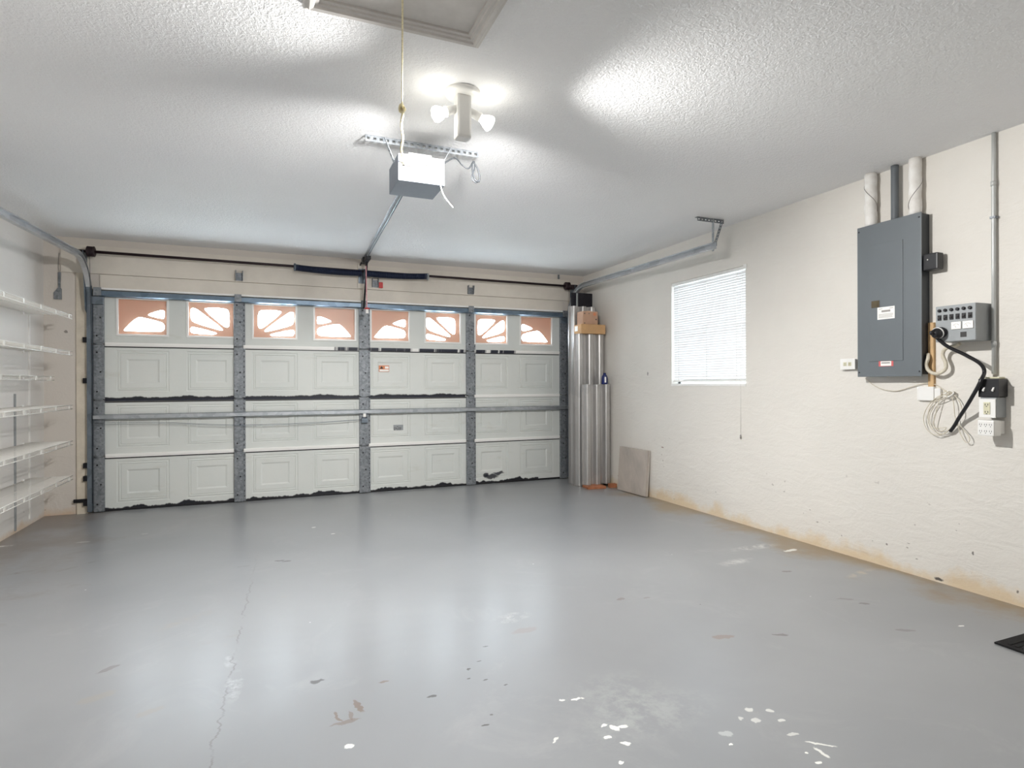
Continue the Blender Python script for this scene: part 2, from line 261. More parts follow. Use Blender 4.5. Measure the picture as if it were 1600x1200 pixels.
# ================================================================== mesh helpers
ORI = {}                                          # world origin of every object made
class MB:
    def __init__(s): s.v = []; s.f = []; s.sm = []
    def add(s, vs, fs, smooth=False):
        b = len(s.v); s.v += [tuple(v) for v in vs]; s.f += [tuple(i+b for i in f) for f in fs]; s.sm += [smooth]*len(fs); return s
    def box(s, x0, x1, y0, y1, z0, z1, M=None):
        vs = [Vector((x, y, z)) for x in (x0, x1) for y in (y0, y1) for z in (z0, z1)]
        if M: vs = [M @ v for v in vs]
        return s.add(vs, [(0, 1, 3, 2), (4, 6, 7, 5), (0, 4, 5, 1), (2, 3, 7, 6), (0, 2, 6, 4), (1, 5, 7, 3)])
    def bbox(s, x0, x1, y0, y1, z0, z1, b, M=None):
        """box with bevelled edges"""
        bm = bmesh.new(); bmesh.ops.create_cube(bm, size=1)
        for v in bm.verts: v.co = Vector(((x0+x1)/2+v.co.x*(x1-x0), (y0+y1)/2+v.co.y*(y1-y0), (z0+z1)/2+v.co.z*(z1-z0)))
        bmesh.ops.bevel(bm, geom=list(bm.edges), offset=b, segments=2, affect='EDGES', profile=.6)
        bm.verts.ensure_lookup_table(); vs = [v.co.copy() for v in bm.verts]
        if M: vs = [M @ v for v in vs]
        s.add(vs, [[v.index for v in f.verts] for f in bm.faces]); bm.free(); return s
    def tube(s, pts, r, n=8, cap=True):
        pts = [Vector(p) for p in pts]; rs = r if isinstance(r, list) else [r]*len(pts)
        t0 = (pts[1]-pts[0]).normalized(); a = t0.orthogonal().normalized(); rings = []
        for i, p in enumerate(pts):
            t = (pts[min(i+1, len(pts)-1)]-pts[max(i-1, 0)]).normalized()
            a = (a - t*a.dot(t)); a = a.normalized() if a.length > 1e-6 else t.orthogonal().normalized()
            b = t.cross(a)
            rings.append([p+(a*math.cos(2*math.pi*k/n)+b*math.sin(2*math.pi*k/n))*rs[i] for k in range(n)])
        vs = [v for R_ in rings for v in R_]; fs = []
        for i in range(len(rings)-1):
            for k in range(n): fs.append((i*n+k, i*n+(k+1) % n, (i+1)*n+(k+1) % n, (i+1)*n+k))
        b0 = len(s.v); s.add(vs, fs, True)
        if cap:
            s.f.append(tuple(b0+k for k in range(n))[::-1]); s.f.append(tuple(b0+(len(rings)-1)*n+k for k in range(n))); s.sm += [False, False]
        return s
    def lathe(s, prof, M, n=24):
        """prof: (radius, height) along local z"""
        vs = []; fs = []
        for r, h in prof:
            for k in range(n): vs.append(M @ Vector((r*math.cos(2*math.pi*k/n), r*math.sin(2*math.pi*k/n), h)))
        for i in range(len(prof)-1):
            for k in range(n): fs.append((i*n+k, i*n+(k+1) % n, (i+1)*n+(k+1) % n, (i+1)*n+k))
        b0 = len(s.v); s.add(vs, fs, True)
        if prof[0][0] > 1e-5: s.f.append(tuple(b0+k for k in range(n))[::-1]); s.sm.append(False)
        if prof[-1][0] > 1e-5: s.f.append(tuple(b0+(len(prof)-1)*n+k for k in range(n))); s.sm.append(False)
        return s
    def prism(s, poly, d):
        """poly: 3D outline, swept by vector d"""
        n = len(poly); poly = [Vector(p) for p in poly]; d = Vector(d)
        return s.add(poly+[p+d for p in poly], [tuple(range(n))[::-1], tuple(range(n, 2*n))]+[(i, (i+1) % n, n+(i+1) % n, n+i) for i in range(n)])
    def strip(s, prof, frames):
        """closed profile (u,v) along frames (origin, U, V)"""
        n = len(prof); vs = [o+a*u+b*v for o, a, b in frames for u, v in prof]; fs = []
        for i in range(len(frames)-1):
            for k in range(n): fs.append((i*n+k, i*n+(k+1) % n, (i+1)*n+(k+1) % n, (i+1)*n+k))
        L = (len(frames)-1)*n
        return s.add(vs, fs+[tuple(range(n))[::-1], tuple(L+k for k in range(n))])
    def build(s, name, mat, parent=None, origin=None, normals=True):
        me = bpy.data.meshes.new(name); o3 = Vector(origin) if origin is not None else Vector((0, 0, 0))
        me.from_pydata([tuple(Vector(v)-o3) for v in s.v], [], s.f)
        for p, q in zip(me.polygons, s.sm): p.use_smooth = q
        me.materials.append(MAT[mat]); 
        if normals:
            bm = bmesh.new(); bm.from_mesh(me); bmesh.ops.recalc_face_normals(bm, faces=bm.faces); bm.to_mesh(me); bm.free()
        o = bpy.data.objects.new(name, me); COL.objects.link(o); o.location = o3
        if parent:
            o.parent = parent; o.location = o3 - ORI[parent.name]
        ORI[o.name] = o3
        return o
def thing(name, label, cat, loc, group=None, kind=None):
    o = bpy.data.objects.new(name, None); COL.objects.link(o); o.location = loc; ORI[o.name] = Vector(loc); o.empty_display_size = .05
    return tag(o, label, cat, group, kind)
def tag(o, label=None, cat=None, group=None, kind=None):
    if label: o['label'] = label
    if cat: o['category'] = cat
    if group: o['group'] = group
    if kind: o['kind'] = kind
    return o
def struct(mb, name, mat, parent=None): return tag(mb.build(name, mat, parent), kind='structure') if not parent else mb.build(name, mat, parent)
def rotz(a): return Matrix.Rotation(a, 4, 'Z')
def spline(pts, k=6):
    pts = [Vector(p) for p in pts]; P = [pts[0]*2-pts[1]]+pts+[pts[-1]*2-pts[-2]]; out = []
    for i in range(1, len(P)-2):
        for j in range(k):
            t = j/k; a, b, c, d = P[i-1], P[i], P[i+1], P[i+2]
            out.append(.5*((2*b)+(c-a)*t+(2*a-5*b+4*c-d)*t*t+(3*b-a-3*c+d)*t**3))
    return out+[pts[-1]]
def copy_tree(o, parent=None):
    c = o.copy(); COL.objects.link(c); c.parent = parent
    for ch in o.children: copy_tree(ch, c)
    return c

# ================================================================== room shell
YB = -1.3
struct(MB().box(XL-.15, XR+.15, YB-.15, YD+.35, -.12, 0), 'floor', 'floor_paint')
hx0, hx1, hy1, hy0 = 0.165, 0.715, 2.165, 0.85          # attic hatch opening
struct(MB().box(XL-.15, hx0, YB-.15, YD+.2, H, H+.12).box(hx1, XR+.15, YB-.15, YD+.2, H, H+.12).box(hx0, hx1, hy1, YD+.2, H, H+.12).box(hx0, hx1, YB-.15, hy0, H, H+.12), 'ceiling', 'ceiling_paint')
wy0, wy1, wz0, wz1 = 3.785, 4.775, 1.19, 2.195          # side window opening
struct(MB().box(XR, XR+.15, YB, wy0, 0, H).box(XR, XR+.15, wy1, YD+.2, 0, H).box(XR, XR+.15, wy0, wy1, 0, wz0).box(XR, XR+.15, wy0, wy1, wz1, H), 'wall_right', 'plaster_right')
struct(MB().box(XL-.15, XL, YB, YD+.2, 0, H), 'wall_left', 'plaster_left')
struct(MB().box(XL-.15, XR+.15, YB-.15, YB, 0, H), 'wall_back', 'plaster_back')
dx0, dx1, dz1 = -1.60, 3.50, 2.10
struct(MB().box(XL, dx0, YD, YD+.2, 0, H).box(dx1, XR, YD, YD+.2, 0, H).box(dx0, dx1, YD, YD+.2, dz1, H), 'wall_front', 'plaster_front')
# header boards and jambs
struct(MB().box(-1.80, 3.47, YD-.022, YD, 2.245, 2.505), 'trim_1', 'trim_paint')
struct(MB().box(-1.50, 3.38, YD-.014, YD, 2.105, 2.241), 'trim_2', 'trim_paint')
struct(MB().box(-1.685, -1.605, YD-.02, YD, 0, 2.245), 'trim_3', 'jamb_paint')
struct(MB().box(3.47, 3.545, YD-.02, YD, 0, 2.245), 'trim_4', 'jamb_paint')
struct(MB().bbox(.86, .985, YD-.042, YD-.022, 2.25, 2.52, .004), 'trim_5', 'trim_paint')
# attic hatch with moulded trim
def moulding(x0, x1, y0, y1, prof):
    """mitred frame; prof (out, down) from the opening edge"""
    mb = MB(); loops = []
    for o_, d_ in prof:
        loops.append([Vector((x0-o_, y0-o_, H-d_)), Vector((x1+o_, y0-o_, H-d_)), Vector((x1+o_, y1+o_, H-d_)), Vector((x0-o_, y1+o_, H-d_))])
    vs = [v for l in loops for v in l]; n = len(loops); fs = []
    for i in range(n):
        for k in range(4): fs.append((i*4+k, i*4+(k+1) % 4, ((i+1) % n)*4+(k+1) % 4, ((i+1) % n)*4+k))
    mb.add(vs, fs); return mb
struct(moulding(hx0, hx1, hy0, hy1, [(-.004, 0), (-.004, .012), (.008, .014), (.010, .020), (.022, .021), (.026, .028), (.040, .030), (.046, .022), (.056, .020), (.062, .010), (.062, 0)]), 'trim_6', 'hatch_paint')
hp = thing('attic_hatch', 'flush pale ceiling hatch inside the moulded frame above the rope', 'hatch', ((hx0+hx1)/2, (hy0+hy1)/2, H))
MB().box(hx0+.004, hx1-.004, hy0+.004, hy1-.004, H-.004, H+.012).build('hatch_panel', 'hatch_paint', hp)
MB().lathe([(.003, 0), (.003, .02), (.008, .021), (.008, .024)], Matrix.Translation((U(629, -22, 2, H-.024).x, U(629, -22, 2, H-.024).y, H-.026))).build('eye_bolt', 'galvanised_old', hp)

# ================================================================== side window
w1 = thing('window_1', None, None, (XR, (wy0+wy1)/2, wz0), kind='structure')
f = MB(); X0, X1 = XR+.085, XR+.125
for (a, b, c_, d) in ((wy0, wy0+.035, wz0, wz1), (wy1-.035, wy1, wz0, wz1), (wy0, wy1, wz0, wz0+.035), (wy0, wy1, wz1-.035, wz1), (wy0, wy1, 1.67, 1.71)): f.box(X0, X1, a, b, c_, d)
f.build('window_frame', 'white_plastic', w1)
MB().box(X0+.015, X0+.02, wy0+.035, wy1-.035, wz0+.035, wz1-.035).build('pane', 'glass_clear', w1)
MB().box(XR-.004, XR+.085, wy0, wy1, wz0-.018, wz0+.004).build('window_sill', 'white_plastic', w1)
bl = thing('window_blind', 'white mini blind closed over the side window, cord hanging below', 'blind', (XR+.03, (wy0+wy1)/2, wz0))
MB().bbox(XR+.008, XR+.045, wy0+.006, wy1-.006, wz1-.03, wz1-.002, .003).box(XR-.006, XR+.01, wy0-.012, wy0+.02, wz1-.03, wz1+.006).build('headrail', 'white_plastic', bl)
sl = MB(); nz = 41
for i in range(nz):
    zc = wz0+.055+(wz1-.05-wz0-.055)*i/(nz-1); th = math.radians(73)
    pr = []
    for k in range(5):
        u = (k/4-.5)*.0275; w = .0022*(1-(2*k/4-1)**2)
        pr.append((XR+.026+u*math.cos(th)-w*math.sin(th), zc+u*math.sin(th)+w*math.cos(th)))
    j = random.uniform(-.0012, .0012)
    vs = [(x_, y_, z_+j) for y_ in (wy0+.022, wy1-.012) for x_, z_ in pr]
    sl.add(vs, [(k, k+1, k+6, k+5) for k in range(4)], True)
sl.build('slats', 'blind_vinyl', bl, normals=False)
MB().bbox(XR+.012, XR+.036, wy0+.02, wy1-.01, wz0+.022, wz0+.038, .003).build('bottom_rail', 'white_plastic', bl)
for y_ in (wy0+.12, (wy0+wy1)/2, wy1-.10): MB().tube([(XR+.012, y_, wz1-.03), (XR+.012, y_, wz0+.03)], .0012, 5).build('ladder_cord', 'white_wire', bl)
cy = U(1157, 650, 0, XR-.012).y
c_ = MB().tube([(XR+.006, cy, wz1-.03), (XR-.006, cy, wz0+.05), (XR-.012, cy, wz0-.02), (XR-.012, cy, .76)], .0016, 6).build('pull_cord', 'white_wire', bl)
MB().lathe([(.003, 0), (.007, .004), (.006, .03), (.002, .036)], Matrix.Translation((XR-.012, cy, .725)), 10).build('cord_tassel', 'print_grey', c_)

# ================================================================== garage door
door = thing('door_1', None, None, (.95, YD, 0), kind='structure')
door['label'] = 'white raised-panel sectional garage door with sunburst windows along its top'
WX = [(-1.377, -.939), (-.789, -.348), (-.198, .245), (.401, .852), (.998, 1.447), (1.611, 2.054), (2.214, 2.650), (2.80, 3.253)]
YF = YD+.010                                     # room side face of the sections
DX0, DX1 = -1.56, 3.45
def plate(z0, z1, rects, prof, through, depth=.045):
    mb = MB(); xs = [DX0]+[q for r_ in rects for q in (r_[0], r_[1])]+[DX1]; rz0, rz1 = rects[0][2], rects[0][3]
    def quad(xa, xb, za, zb, y): mb.add([(xa, y, za), (xb, y, za), (xb, y, zb), (xa, y, zb)], [(0, 1, 2, 3)])
    for y in ([YF, YF+depth] if through else [YF]):
        quad(DX0, DX1, z0, rz0, y); quad(DX0, DX1, rz1, z1, y)
        for i in range(0, len(xs), 2): quad(xs[i], xs[i+1], rz0, rz1, y)
    if not through: quad(DX0, DX1, z0, z1, YF+depth)
    c = [(DX0, z0), (DX1, z0), (DX1, z1), (DX0, z1)]
    for k in range(4):
        a, b = c[k], c[(k+1) % 4]; mb.add([(a[0], YF, a[1]), (b[0], YF, b[1]), (b[0], YF+depth, b[1]), (a[0], YF+depth, a[1])], [(0, 1, 2, 3)])
    for (xa, xb, za, zb) in rects:
        vs = []
        for ins, dp in prof: vs += [(xa+ins, YF+dp, za+ins), (xb-ins, YF+dp, za+ins), (xb-ins, YF+dp, zb-ins), (xa+ins, YF+dp, zb-ins)]
        fs = [(i*4+k, i*4+(k+1) % 4, (i+1)*4+(k+1) % 4, (i+1)*4+k) for i in range(len(prof)-1) for k in range(4)]
        if not through: L = (len(prof)-1)*4; fs.append((L, L+1, L+2, L+3))
        mb.add(vs, fs)
    return mb
EMB = [(0, 0), (.004, .006), (.013, .006), (.017, .001), (.026, .001), (.030, .006), (.036, .002), (.082, .002), (.098, .009)]
names = ['door_paint_bottom', 'door_paint_lower', 'door_paint_upper', 'door_paint_top']
secs = []
for i in range(4):
    z0, z1 = SZ[i]+(.004 if i else .022), SZ[i+1]-.004
    if i < 3: mb = plate(z0, z1, [(a, b, SZ[i]+.075, SZ[i+1]-.055) for a, b in WX], EMB, False)
    else: mb = plate(z0, z1, [(a+.012, b-.012, 1.680, 2.026) for a, b in WX], [(0, 0), (0, .045)], True)
    secs.append(mb.build('door_section', names[i], door))
MB().box(DX0, DX1, YF-.004, YF+.05, .001, .022).build('bottom_seal', 'black_plastic', door)
for z in SZ[1:4]: MB().box(DX0, DX1, YF+.004, YF+.044, z-.0045, z+.0045).box(DX0+.09, DX1-.11, YF-.003, YF+.006, z-.028, z-.018).build('seam_gasket_shadow', 'black_plastic', door)  # added seal blocks sky light; dark front strip stands in for the lip's shadow
struct(MB().box(dx0-.02, dx0+.10, YF+.047, YD+.12, 0, dz1+.02).box(dx1-.10, dx1+.02, YF+.047, YD+.12, 0, dz1+.02).box(dx0, dx1, YF+.047, YD+.12, dz1-.055, dz1+.02), 'trim_7', 'trim_paint')  # stop strips behind the door, added to block daylight leaking at its edges
# stiles with hinges
STX = [(-1.555, -1.470), (-.363, -.280), (.878, .978), (2.110, 2.208), (3.345, 3.445)]
for j, (a, b) in enumerate(STX):
    for i in range(4):
        z0, z1 = SZ[i]+.008, SZ[i+1]-.008; mid = (a+b)/2
        mb = MB().bbox(a, b, YF-.032, YF, z0, z1, .003)
        if 0 < j < 4: mb.box(b, b+.022, YF-.006, YF, z0, z1)            # side flange with slots
        o = mb.build('stile', 'galvanised_old' if 0 < j < 4 else 'track_dark' if j == 4 else 'galvanised_old', secs[i]) if False else mb.build('stile', 'galvanised_old', door)
        for k in range(3):
            zz = z0+(.07, (z1-z0)/2, z1-z0-.07)[k]
            MB().lathe([(.008, 0), (.008, .004), (.004, .006)], Matrix.Translation((mid+(.016 if k % 2 else -.012), YF-.032, zz)) @ Matrix.Rotation(math.pi/2, 4, 'X'), 8).build('bolt', 'black_metal', o)
        if 0 < j < 4:
            bt = MB()
            for k in range(9): bt.box(b+.007, b+.013, YF-.0075, YF-.006, z0+.04+k*.053, z0+.058+k*.053)
            bt.build('slots', 'black_metal', o)
        if i < 3:
            zc = SZ[i+1]; hm = MB()
            hm.prism([(mid-.028, YF-.036, zc+.005), (mid+.028, YF-.036, zc+.005), (mid+.010, YF-.036, zc+.078), (mid-.010, YF-.036, zc+.078)], (0, .004, 0))
            hm.prism([(mid-.028, YF-.036, zc-.005), (mid+.028, YF-.036, zc-.005), (mid+.010, YF-.036, zc-.078), (mid-.010, YF-.036, zc-.078)], (0, .004, 0))
            hm.tube([(mid-.036, YF-.040, zc), (mid+.036, YF-.040, zc)], .007, 8)
            h_ = hm.build('hinge', 'galvanised_old', door)
# lips (the white upper edge of each section between the stiles)
for i, (zz, mt) in enumerate(((SZ[1]+.004, 'lip_white'), (SZ[2]-.004, 'lip_smeared_mid'), (SZ[3]+.004, 'lip_smeared_top'))):
    for j in range(4):
        a, b = STX[j][1]+.004, STX[j+1][0]-.002
        m_ = mt
        if i == 1 and j == 3: m_ = 'lip_white'
        h_ = .014 if m_ != 'lip_smeared_mid' else .007
        lp = MB().bbox(a, b, YF-.016, YF+.002, zz-h_*.6, zz+h_, .002); lp.bbox(a, b, YF-.009, YF+.002, zz-h_*1.5, zz-h_*.6, .001); lp.build('section_lip', m_, door)
# struts
def strut(z0, z1, x0, x1, d=.062):
    y1 = YF-.033; y0 = y1-d; t = .003; zm = (z0+z1)/2
    P = [(y1, z0), (y1, z0+.010), (y1-t, z0+.010), (y1-t, z0+t), (y0+.0, z0+.012), (y0, z1-.012), (y1-t, z1-t), (y1-t, z1-.010), (y1, z1-.010), (y1, z1), (y1-.006, z1), (y0-t, z1-.010), (y0-t, z0+.010), (y1-.006, z0)]
    return MB().strip([(p, q) for p, q in P], [(Vector((x0, 0, 0)), Vector((0, 1, 0)), Vector((0, 0, 1))), (Vector((x1, 0, 0)), Vector((0, 1, 0)), Vector((0, 0, 1)))])
strut(2.030, 2.090, -1.50, 3.41, .03).build('top_strut', 'strut_steel', door)
MB().bbox(-1.49, 3.40, YF-.034, YD-.0145, 2.098, 2.116, .002).build('top_lip', 'lip_white', door)
strut(.872, .924, -1.55, 3.44, .035).build('middle_strut', 'galvanised', door)
for a, b in STX:
    m_ = (a+b)/2; MB().bbox(m_-.032, m_+.032, YF-.074, YF-.066, 2.036, 2.112, .002).build('strut_clip', 'galvanised_old', door)
for a, b, sx in ((STX[0][0], STX[0][1], -1), (STX[4][0], STX[4][1], 1)):     # roller brackets
    MB().bbox(a-.01 if sx < 0 else a, b if sx < 0 else b+.01, YF-.058, YF-.034, 1.955, 2.028, .003).tube([((a+b)/2, YF-.05, 1.98), ((a+b)/2+sx*.07, YF-.05, 1.98)], .006, 8).build('roller_bracket', 'track_dark', door)
for zz in (.06, .525, 1.06, 1.585):
    for sx, xx in ((-1, -1.55), (1, 3.44)):
        MB().lathe([(.012, 0), (.020, .003), (.020, .012), (.012, .015)], Matrix.Translation((xx+sx*.012, YF-.050, zz)) @ Matrix.Rotation(sx*math.pi/2, 4, 'Y'), 12).build('roller', 'black_plastic', door)
# lock and its slack cables
LX = .928
lk = MB().bbox(LX-.034, LX+.034, YF-.068, YF-.032, .775, .825, .006).tube([(LX-.03, YF-.06, .835), (LX+.03, YF-.06, .835)], .006, 8); lk.build('lock', 'track_dark', door)
MB().bbox(LX-.014, LX+.016, YF-.062, YF-.058, .84, .885, .003).tube([(LX, YF-.06, .885), (LX-.006, YF-.06, .90), (LX+.006, YF-.06, .905)], .0015, 5).build('key_tag', 'label_white', door)
for dz, r_ in ((0, .0022), (-.018, .0016)):
    L0 = U(148, 661, 1, YF-.05); pts = [(L0.x, YF-.05, L0.z+dz), (-1.0, YF-.052, .835+dz*.6), (-.36, YF-.054, .792+dz*.5), (.3, YF-.054, .792+dz*.5), (LX-.03, YF-.052, .812+dz*.1)]
    MB().tube(spline(pts), r_, 5).build('lock_cable', 'track_dark', door)
# stickers
a = U(592, 571, 1, YF); b = U(608, 581, 1, YF)
stk = MB().box(a.x, b.x, YF-.0006, YF+.009, b.z, a.z).build('sticker', 'label_orange', door)
MB().box(a.x+.006, b.x-.004, YF-.0012, YF-.0006, b.z+.004, b.z+.026).box((a.x+b.x)/2+.01, b.x-.006, YF-.0012, YF-.0006, b.z+.035, a.z-.01).build('sticker_print', 'label_white', stk)
MB().prism([(a.x+.01, YF-.0012, b.z+.034), (a.x+.05, YF-.0012, b.z+.034), (a.x+.03, YF-.0012, a.z-.006)], (0, .0005, 0)).build('sticker_symbol', 'dark_print', stk)
a = U(615, 664, 1, YF); b = U(630, 672, 1, YF); stm = MB().box(a.x, b.x, YF-.0004, YF+.009, b.z, a.z).build('printed_stamp', 'pale_grey', door)
g = MB()
for i in range(5):
    for k in range(4):
        if random.random() < .7: g.box(a.x+.004+i*.017, a.x+.004+i*.017+random.uniform(.006, .014), YF-.0009, YF-.0004, b.z+.004+k*.011, b.z+.004+k*.011+.006)
g.build('stamp_print', 'dark_print', stm)
# windows of the door
def chaikin(p, r=.16, it=2):
    for _ in range(it):
        q = []
        for i in range(len(p)):
            a, b = Vector(p[i]), Vector(p[(i+1) % len(p)]); q += [a.lerp(b, r), a.lerp(b, 1-r)]
        p = q; r = .28
    return p
P1 = [[(345, 484), (400, 425), (455, 375), (510, 345), (775, 400), (775, 496), (345, 496)], [(580, 325), (660, 292), (740, 268), (776, 275), (776, 366)]]
P2 = [[(1045, 262), (1100, 258), (1400, 462), (1400, 488), (1045, 402)], [(1155, 248), (1478, 248), (1478, 440), (1430, 452)], [(1043, 443), (1345, 508), (1310, 528), (1043, 520)]]
P1 = [[((x-275)/555, 1-(y-155)/395) for x, y in p] for p in P1]; P2 = [[((x-1005)/545, 1-(y-185)/380) for x, y in p] for p in P2]
mir = lambda P: [[(1-u, v) for u, v in p] for p in P]
PATS = [P1, P2, mir(P2), mir(P1)]*2
for (xa, xb), pat in zip(WX, PATS):
    za, zb = 1.668, 2.040
    fr = MB(); w = .020; y0, y1 = YF-.010, YF+.001
    for (p, q, r_, t_) in ((xa, xb, za, za+w), (xa, xb, zb-w, zb), (xa, xa+w, za+w, zb-w), (xb-w, xb, za+w, zb-w)): fr.bbox(p, q, y0, y1, r_, t_, .003)
    fo = fr.build('window_frame', 'white_plastic', door)
    MB().box(xa+.012, xb-.012, YF+.018, YF+.021, za+.012, zb-.014).build('pane', 'glass_obscure', fo)
    cu = bpy.data.curves.new('insert', 'CURVE'); cu.dimensions = '2D'; cu.fill_mode = 'BOTH'; cu.extrude = .004
    loops = [[(0.015, .015), (.985, .015), (.985, .985), (.015, .985)]]+[chaikin(p) for p in pat]
    for lp in loops:
        sp_ = cu.splines.new('POLY'); sp_.points.add(len(lp)-1); sp_.use_cyclic_u = True
        for pt, uv in zip(sp_.points, lp): pt.co = (xa+uv[0]*(xb-xa), za+uv[1]*(zb-za), 0, 1)
    tmp = bpy.data.objects.new('tmp', cu); me = bpy.data.meshes.new_from_object(tmp); bpy.data.objects.remove(tmp)
    me.materials.clear(); me.materials.append(MAT['sunburst_plastic'])
    for v in me.vertices: v.co = (v.co.x, YF+.036-v.co.z, v.co.y)
    ob = bpy.data.objects.new('sunburst_insert', me); COL.objects.link(ob); ob.parent = fo
    ob.location = -ORI[fo.name]

# ================================================================== tracks
def sweep_path(y0, zt, yend, z0, R=.38, n=12):
    P = [(y0, z0)]; 
    for k in range(n+1):
        a = math.pi/2*k/n; P.append((y0-R+R*math.cos(a), zt-R+R*math.sin(a)))
    P.append((yend, zt)); return P
def track(sx, X, zt, yend, label, Xe, ze):
    t = thing('garage_door_track', label, 'door track', (X, YD, 0), 'curved steel tracks of the garage door')
    pts = sweep_path(YF-.050, zt, yend, .02); fr = []
    for i, (y, z) in enumerate(pts):
        a = Vector(pts[max(i-1, 0)]); b = Vector(pts[min(i+1, len(pts)-1)]); d = (b-a).normalized()
        f_ = max(0, min(1, (YF-.43-y)/(YF-.43-yend)))
        fr.append((Vector((X+(Xe-X)*f_, y, z+(ze-zt)*f_)), Vector((sx, 0, 0)), Vector((0, d.y, -d.x))))
    h, w, th = .027, .018, .003
    C_ = [(w, -h), (w, h), (-w, h), (-w, h-.008), (-w+th, h-.008), (-w+th, h-th), (w-th, h-th), (w-th, -h+th), (-w+th, -h+th), (-w+th, -h+.008), (-w, -h+.008), (-w, -h)]
    k = 4
    MB().strip(C_, fr[:k+1]).build('vertical_track', 'track_dark', t); MB().strip(C_, fr[k:]).build('horizontal_track', 'track_steel', t)
    MB().box(X+sx*.020, X+sx*.024, YF-.045, YD-.022, .10, 2.0).build('track_angle', 'galvanised_old', t)
    MB().prism([(X+sx*.022, YD-.022, 1.86), (X+sx*.022, YD-.022, 2.43), (X+sx*.022, YD-.16, 2.43), (X+sx*.022, YD-.16, 2.38), (X+sx*.022, YD-.09, 1.9)], (sx*.004, 0, 0)).build('flag_bracket', 'track_dark', t)
    MB().prism([(X+sx*.0205, YF-.43, zt-.002), (X+sx*.0205, YF-.43, zt+.034), (Xe+sx*.0205, yend, ze+.034), (Xe+sx*.0205, yend, ze-.002)], (sx*.003, 0, 0)).build('reinforcing_angle', 'galvanised_old', t)
    for z in (.10, .33, .45, 1.24, 1.62):
        MB().bbox(X+sx*.012, X+sx*.05, YD-.05, YD-.021, z-.02, z+.02, .004).build('track_clip', 'black_metal', t)
    return t
tl = track(-1, -1.575, 2.352, 3.9, 'steel garage door track along the shelved wall, running out of view', -1.60, 2.27)
tr = track(1, 3.462, 2.385, 3.80, 'steel garage door track beside the blind window wall, ending short under a ceiling bracket', 3.375, 2.335)
# floor bracket at the left jamb
MB().bbox(-1.71, -1.58, YD-.034, YD-.021, .105, .140, .006).build('jamb_bracket', 'black_metal', tl)
MB().bbox(3.45, 3.53, YD-.04, YD-.021, .12, .22, .006).build('jamb_bracket', 'black_metal', tr)
# hanger of the right track
hg = thing('track_hanger', 'perforated steel angle hanger between ceiling and right end of door track', 'bracket', (3.45, 4.0, H))
def perf(mbx, p0, p1, wdir, w, th, gap=.032):
    """perforated flat strap from p0 to p1, wide along wdir"""
    p0, p1, wd = Vector(p0), Vector(p1), Vector(wdir).normalized(); L = (p1-p0).length; d = (p1-p0).normalized(); nn = d.cross(wd)
    n = max(2, int(L/gap)); seg = L/n
    def q(a0, a1, b0, b1):
        vs = [p0+d*a+wd*b+nn*c for a in (a0, a1) for b in (b0, b1) for c in (-th/2, th/2)]
        mbx.add(vs, [(0, 1, 3, 2), (4, 6, 7, 5), (0, 4, 5, 1), (2, 3, 7, 6), (0, 2, 6, 4), (1, 5, 7, 3)])
    for i in range(n):
        a = i*seg; q(a, a+seg*.25, -w/2, w/2); q(a+seg*.25, a+seg*.75, -w/2, -w*.2); q(a+seg*.25, a+seg*.75, w*.2, w/2); q(a+seg*.75, a+seg, -w/2, w/2)
m_ = MB(); perf(m_, (3.24, 3.85, H-.018), (3.515, 3.85, H-.018), (0, 0, 1), .032, .003); m_.box(3.24, 3.515, 3.85, 3.882, H-.003, H-.0002); m_.build('ceiling_angle', 'galvanised_old', hg)
m_ = MB(); m_.box(3.401, 3.405, 3.84, 3.862, 2.30, H-.004); m_.build('strap', 'galvanised', hg)
m_ = MB(); perf(m_, (3.485, 3.83, H-.01), (3.408, 3.84, 2.345), (0, 1, 0), .03, .003, .028); m_.build('diagonal_brace', 'galvanised_old', hg)

# ================================================================== torsion shaft and springs
YS = YD-.125
sa = U(142, 393, 1, YS); sb = U(886, 447, 1, YS); zS = (sa.z+sb.z)/2
ts = thing('torsion_shaft', 'black shaft above the door carrying two dark blue coil springs', 'shaft', ((sa.x+sb.x)/2, YS, zS))
Zs = lambda x: sa.z+(sb.z-sa.z)*(x-sa.x)/(sb.x-sa.x)
MB().tube([(sa.x-.12, YS, Zs(sa.x-.12)), (sb.x+.14, YS, Zs(sb.x+.14))], .0135, 10).build('shaft', 'maroon_black', ts)
def spring(xa, xb, za, zb):
    m_ = MB(); turns = 62; k = 10; pts = []; 
    for i in range(turns*k+1):
        t_ = i/(turns*k); a = 2*math.pi*i/k; x = xa+(xb-xa)*t_
        pts.append((x, YS+.030*math.cos(a), za+(zb-za)*t_-.010*math.sin(math.pi*t_)+.030*math.sin(a)))
    m_.tube(pts, .0052, 5); m_.tube([(xa+(xb-xa)*q, YS, za+(zb-za)*q-.010*math.sin(math.pi*q)) for q in [j/10 for j in range(11)]], .026, 12); return m_
e0 = U(462, 420, 1, YS); e1 = U(565, 428, 1, YS); e2 = U(573, 428.5, 1, YS); e3 = U(667, 434, 1, YS)
for a, b, q in ((e0, e1, 0), (e2, e3, 1)):
    za, zb = (Zs(a.x)-.012 if q == 0 else Zs(a.x)-.022), (Zs(b.x)-.022 if q == 0 else Zs(b.x)-.006)
    so = spring(a.x, b.x, za, zb).build('torsion_spring', 'spring_paint', ts)
    e = a if q == 0 else b
    MB().lathe([(.024, -.02), (.040, -.016), (.040, .0), (.030, .004), (.030, .03)], Matrix.Translation((e.x, YS, Zs(e.x)-.008)) @ Matrix.Rotation(math.pi/2 if q == 0 else -math.pi/2, 4, 'Y'), 16).build('winding_cone', 'pale_grey' if q else 'track_dark', so)
mx_ = (e1.x+e2.x)/2
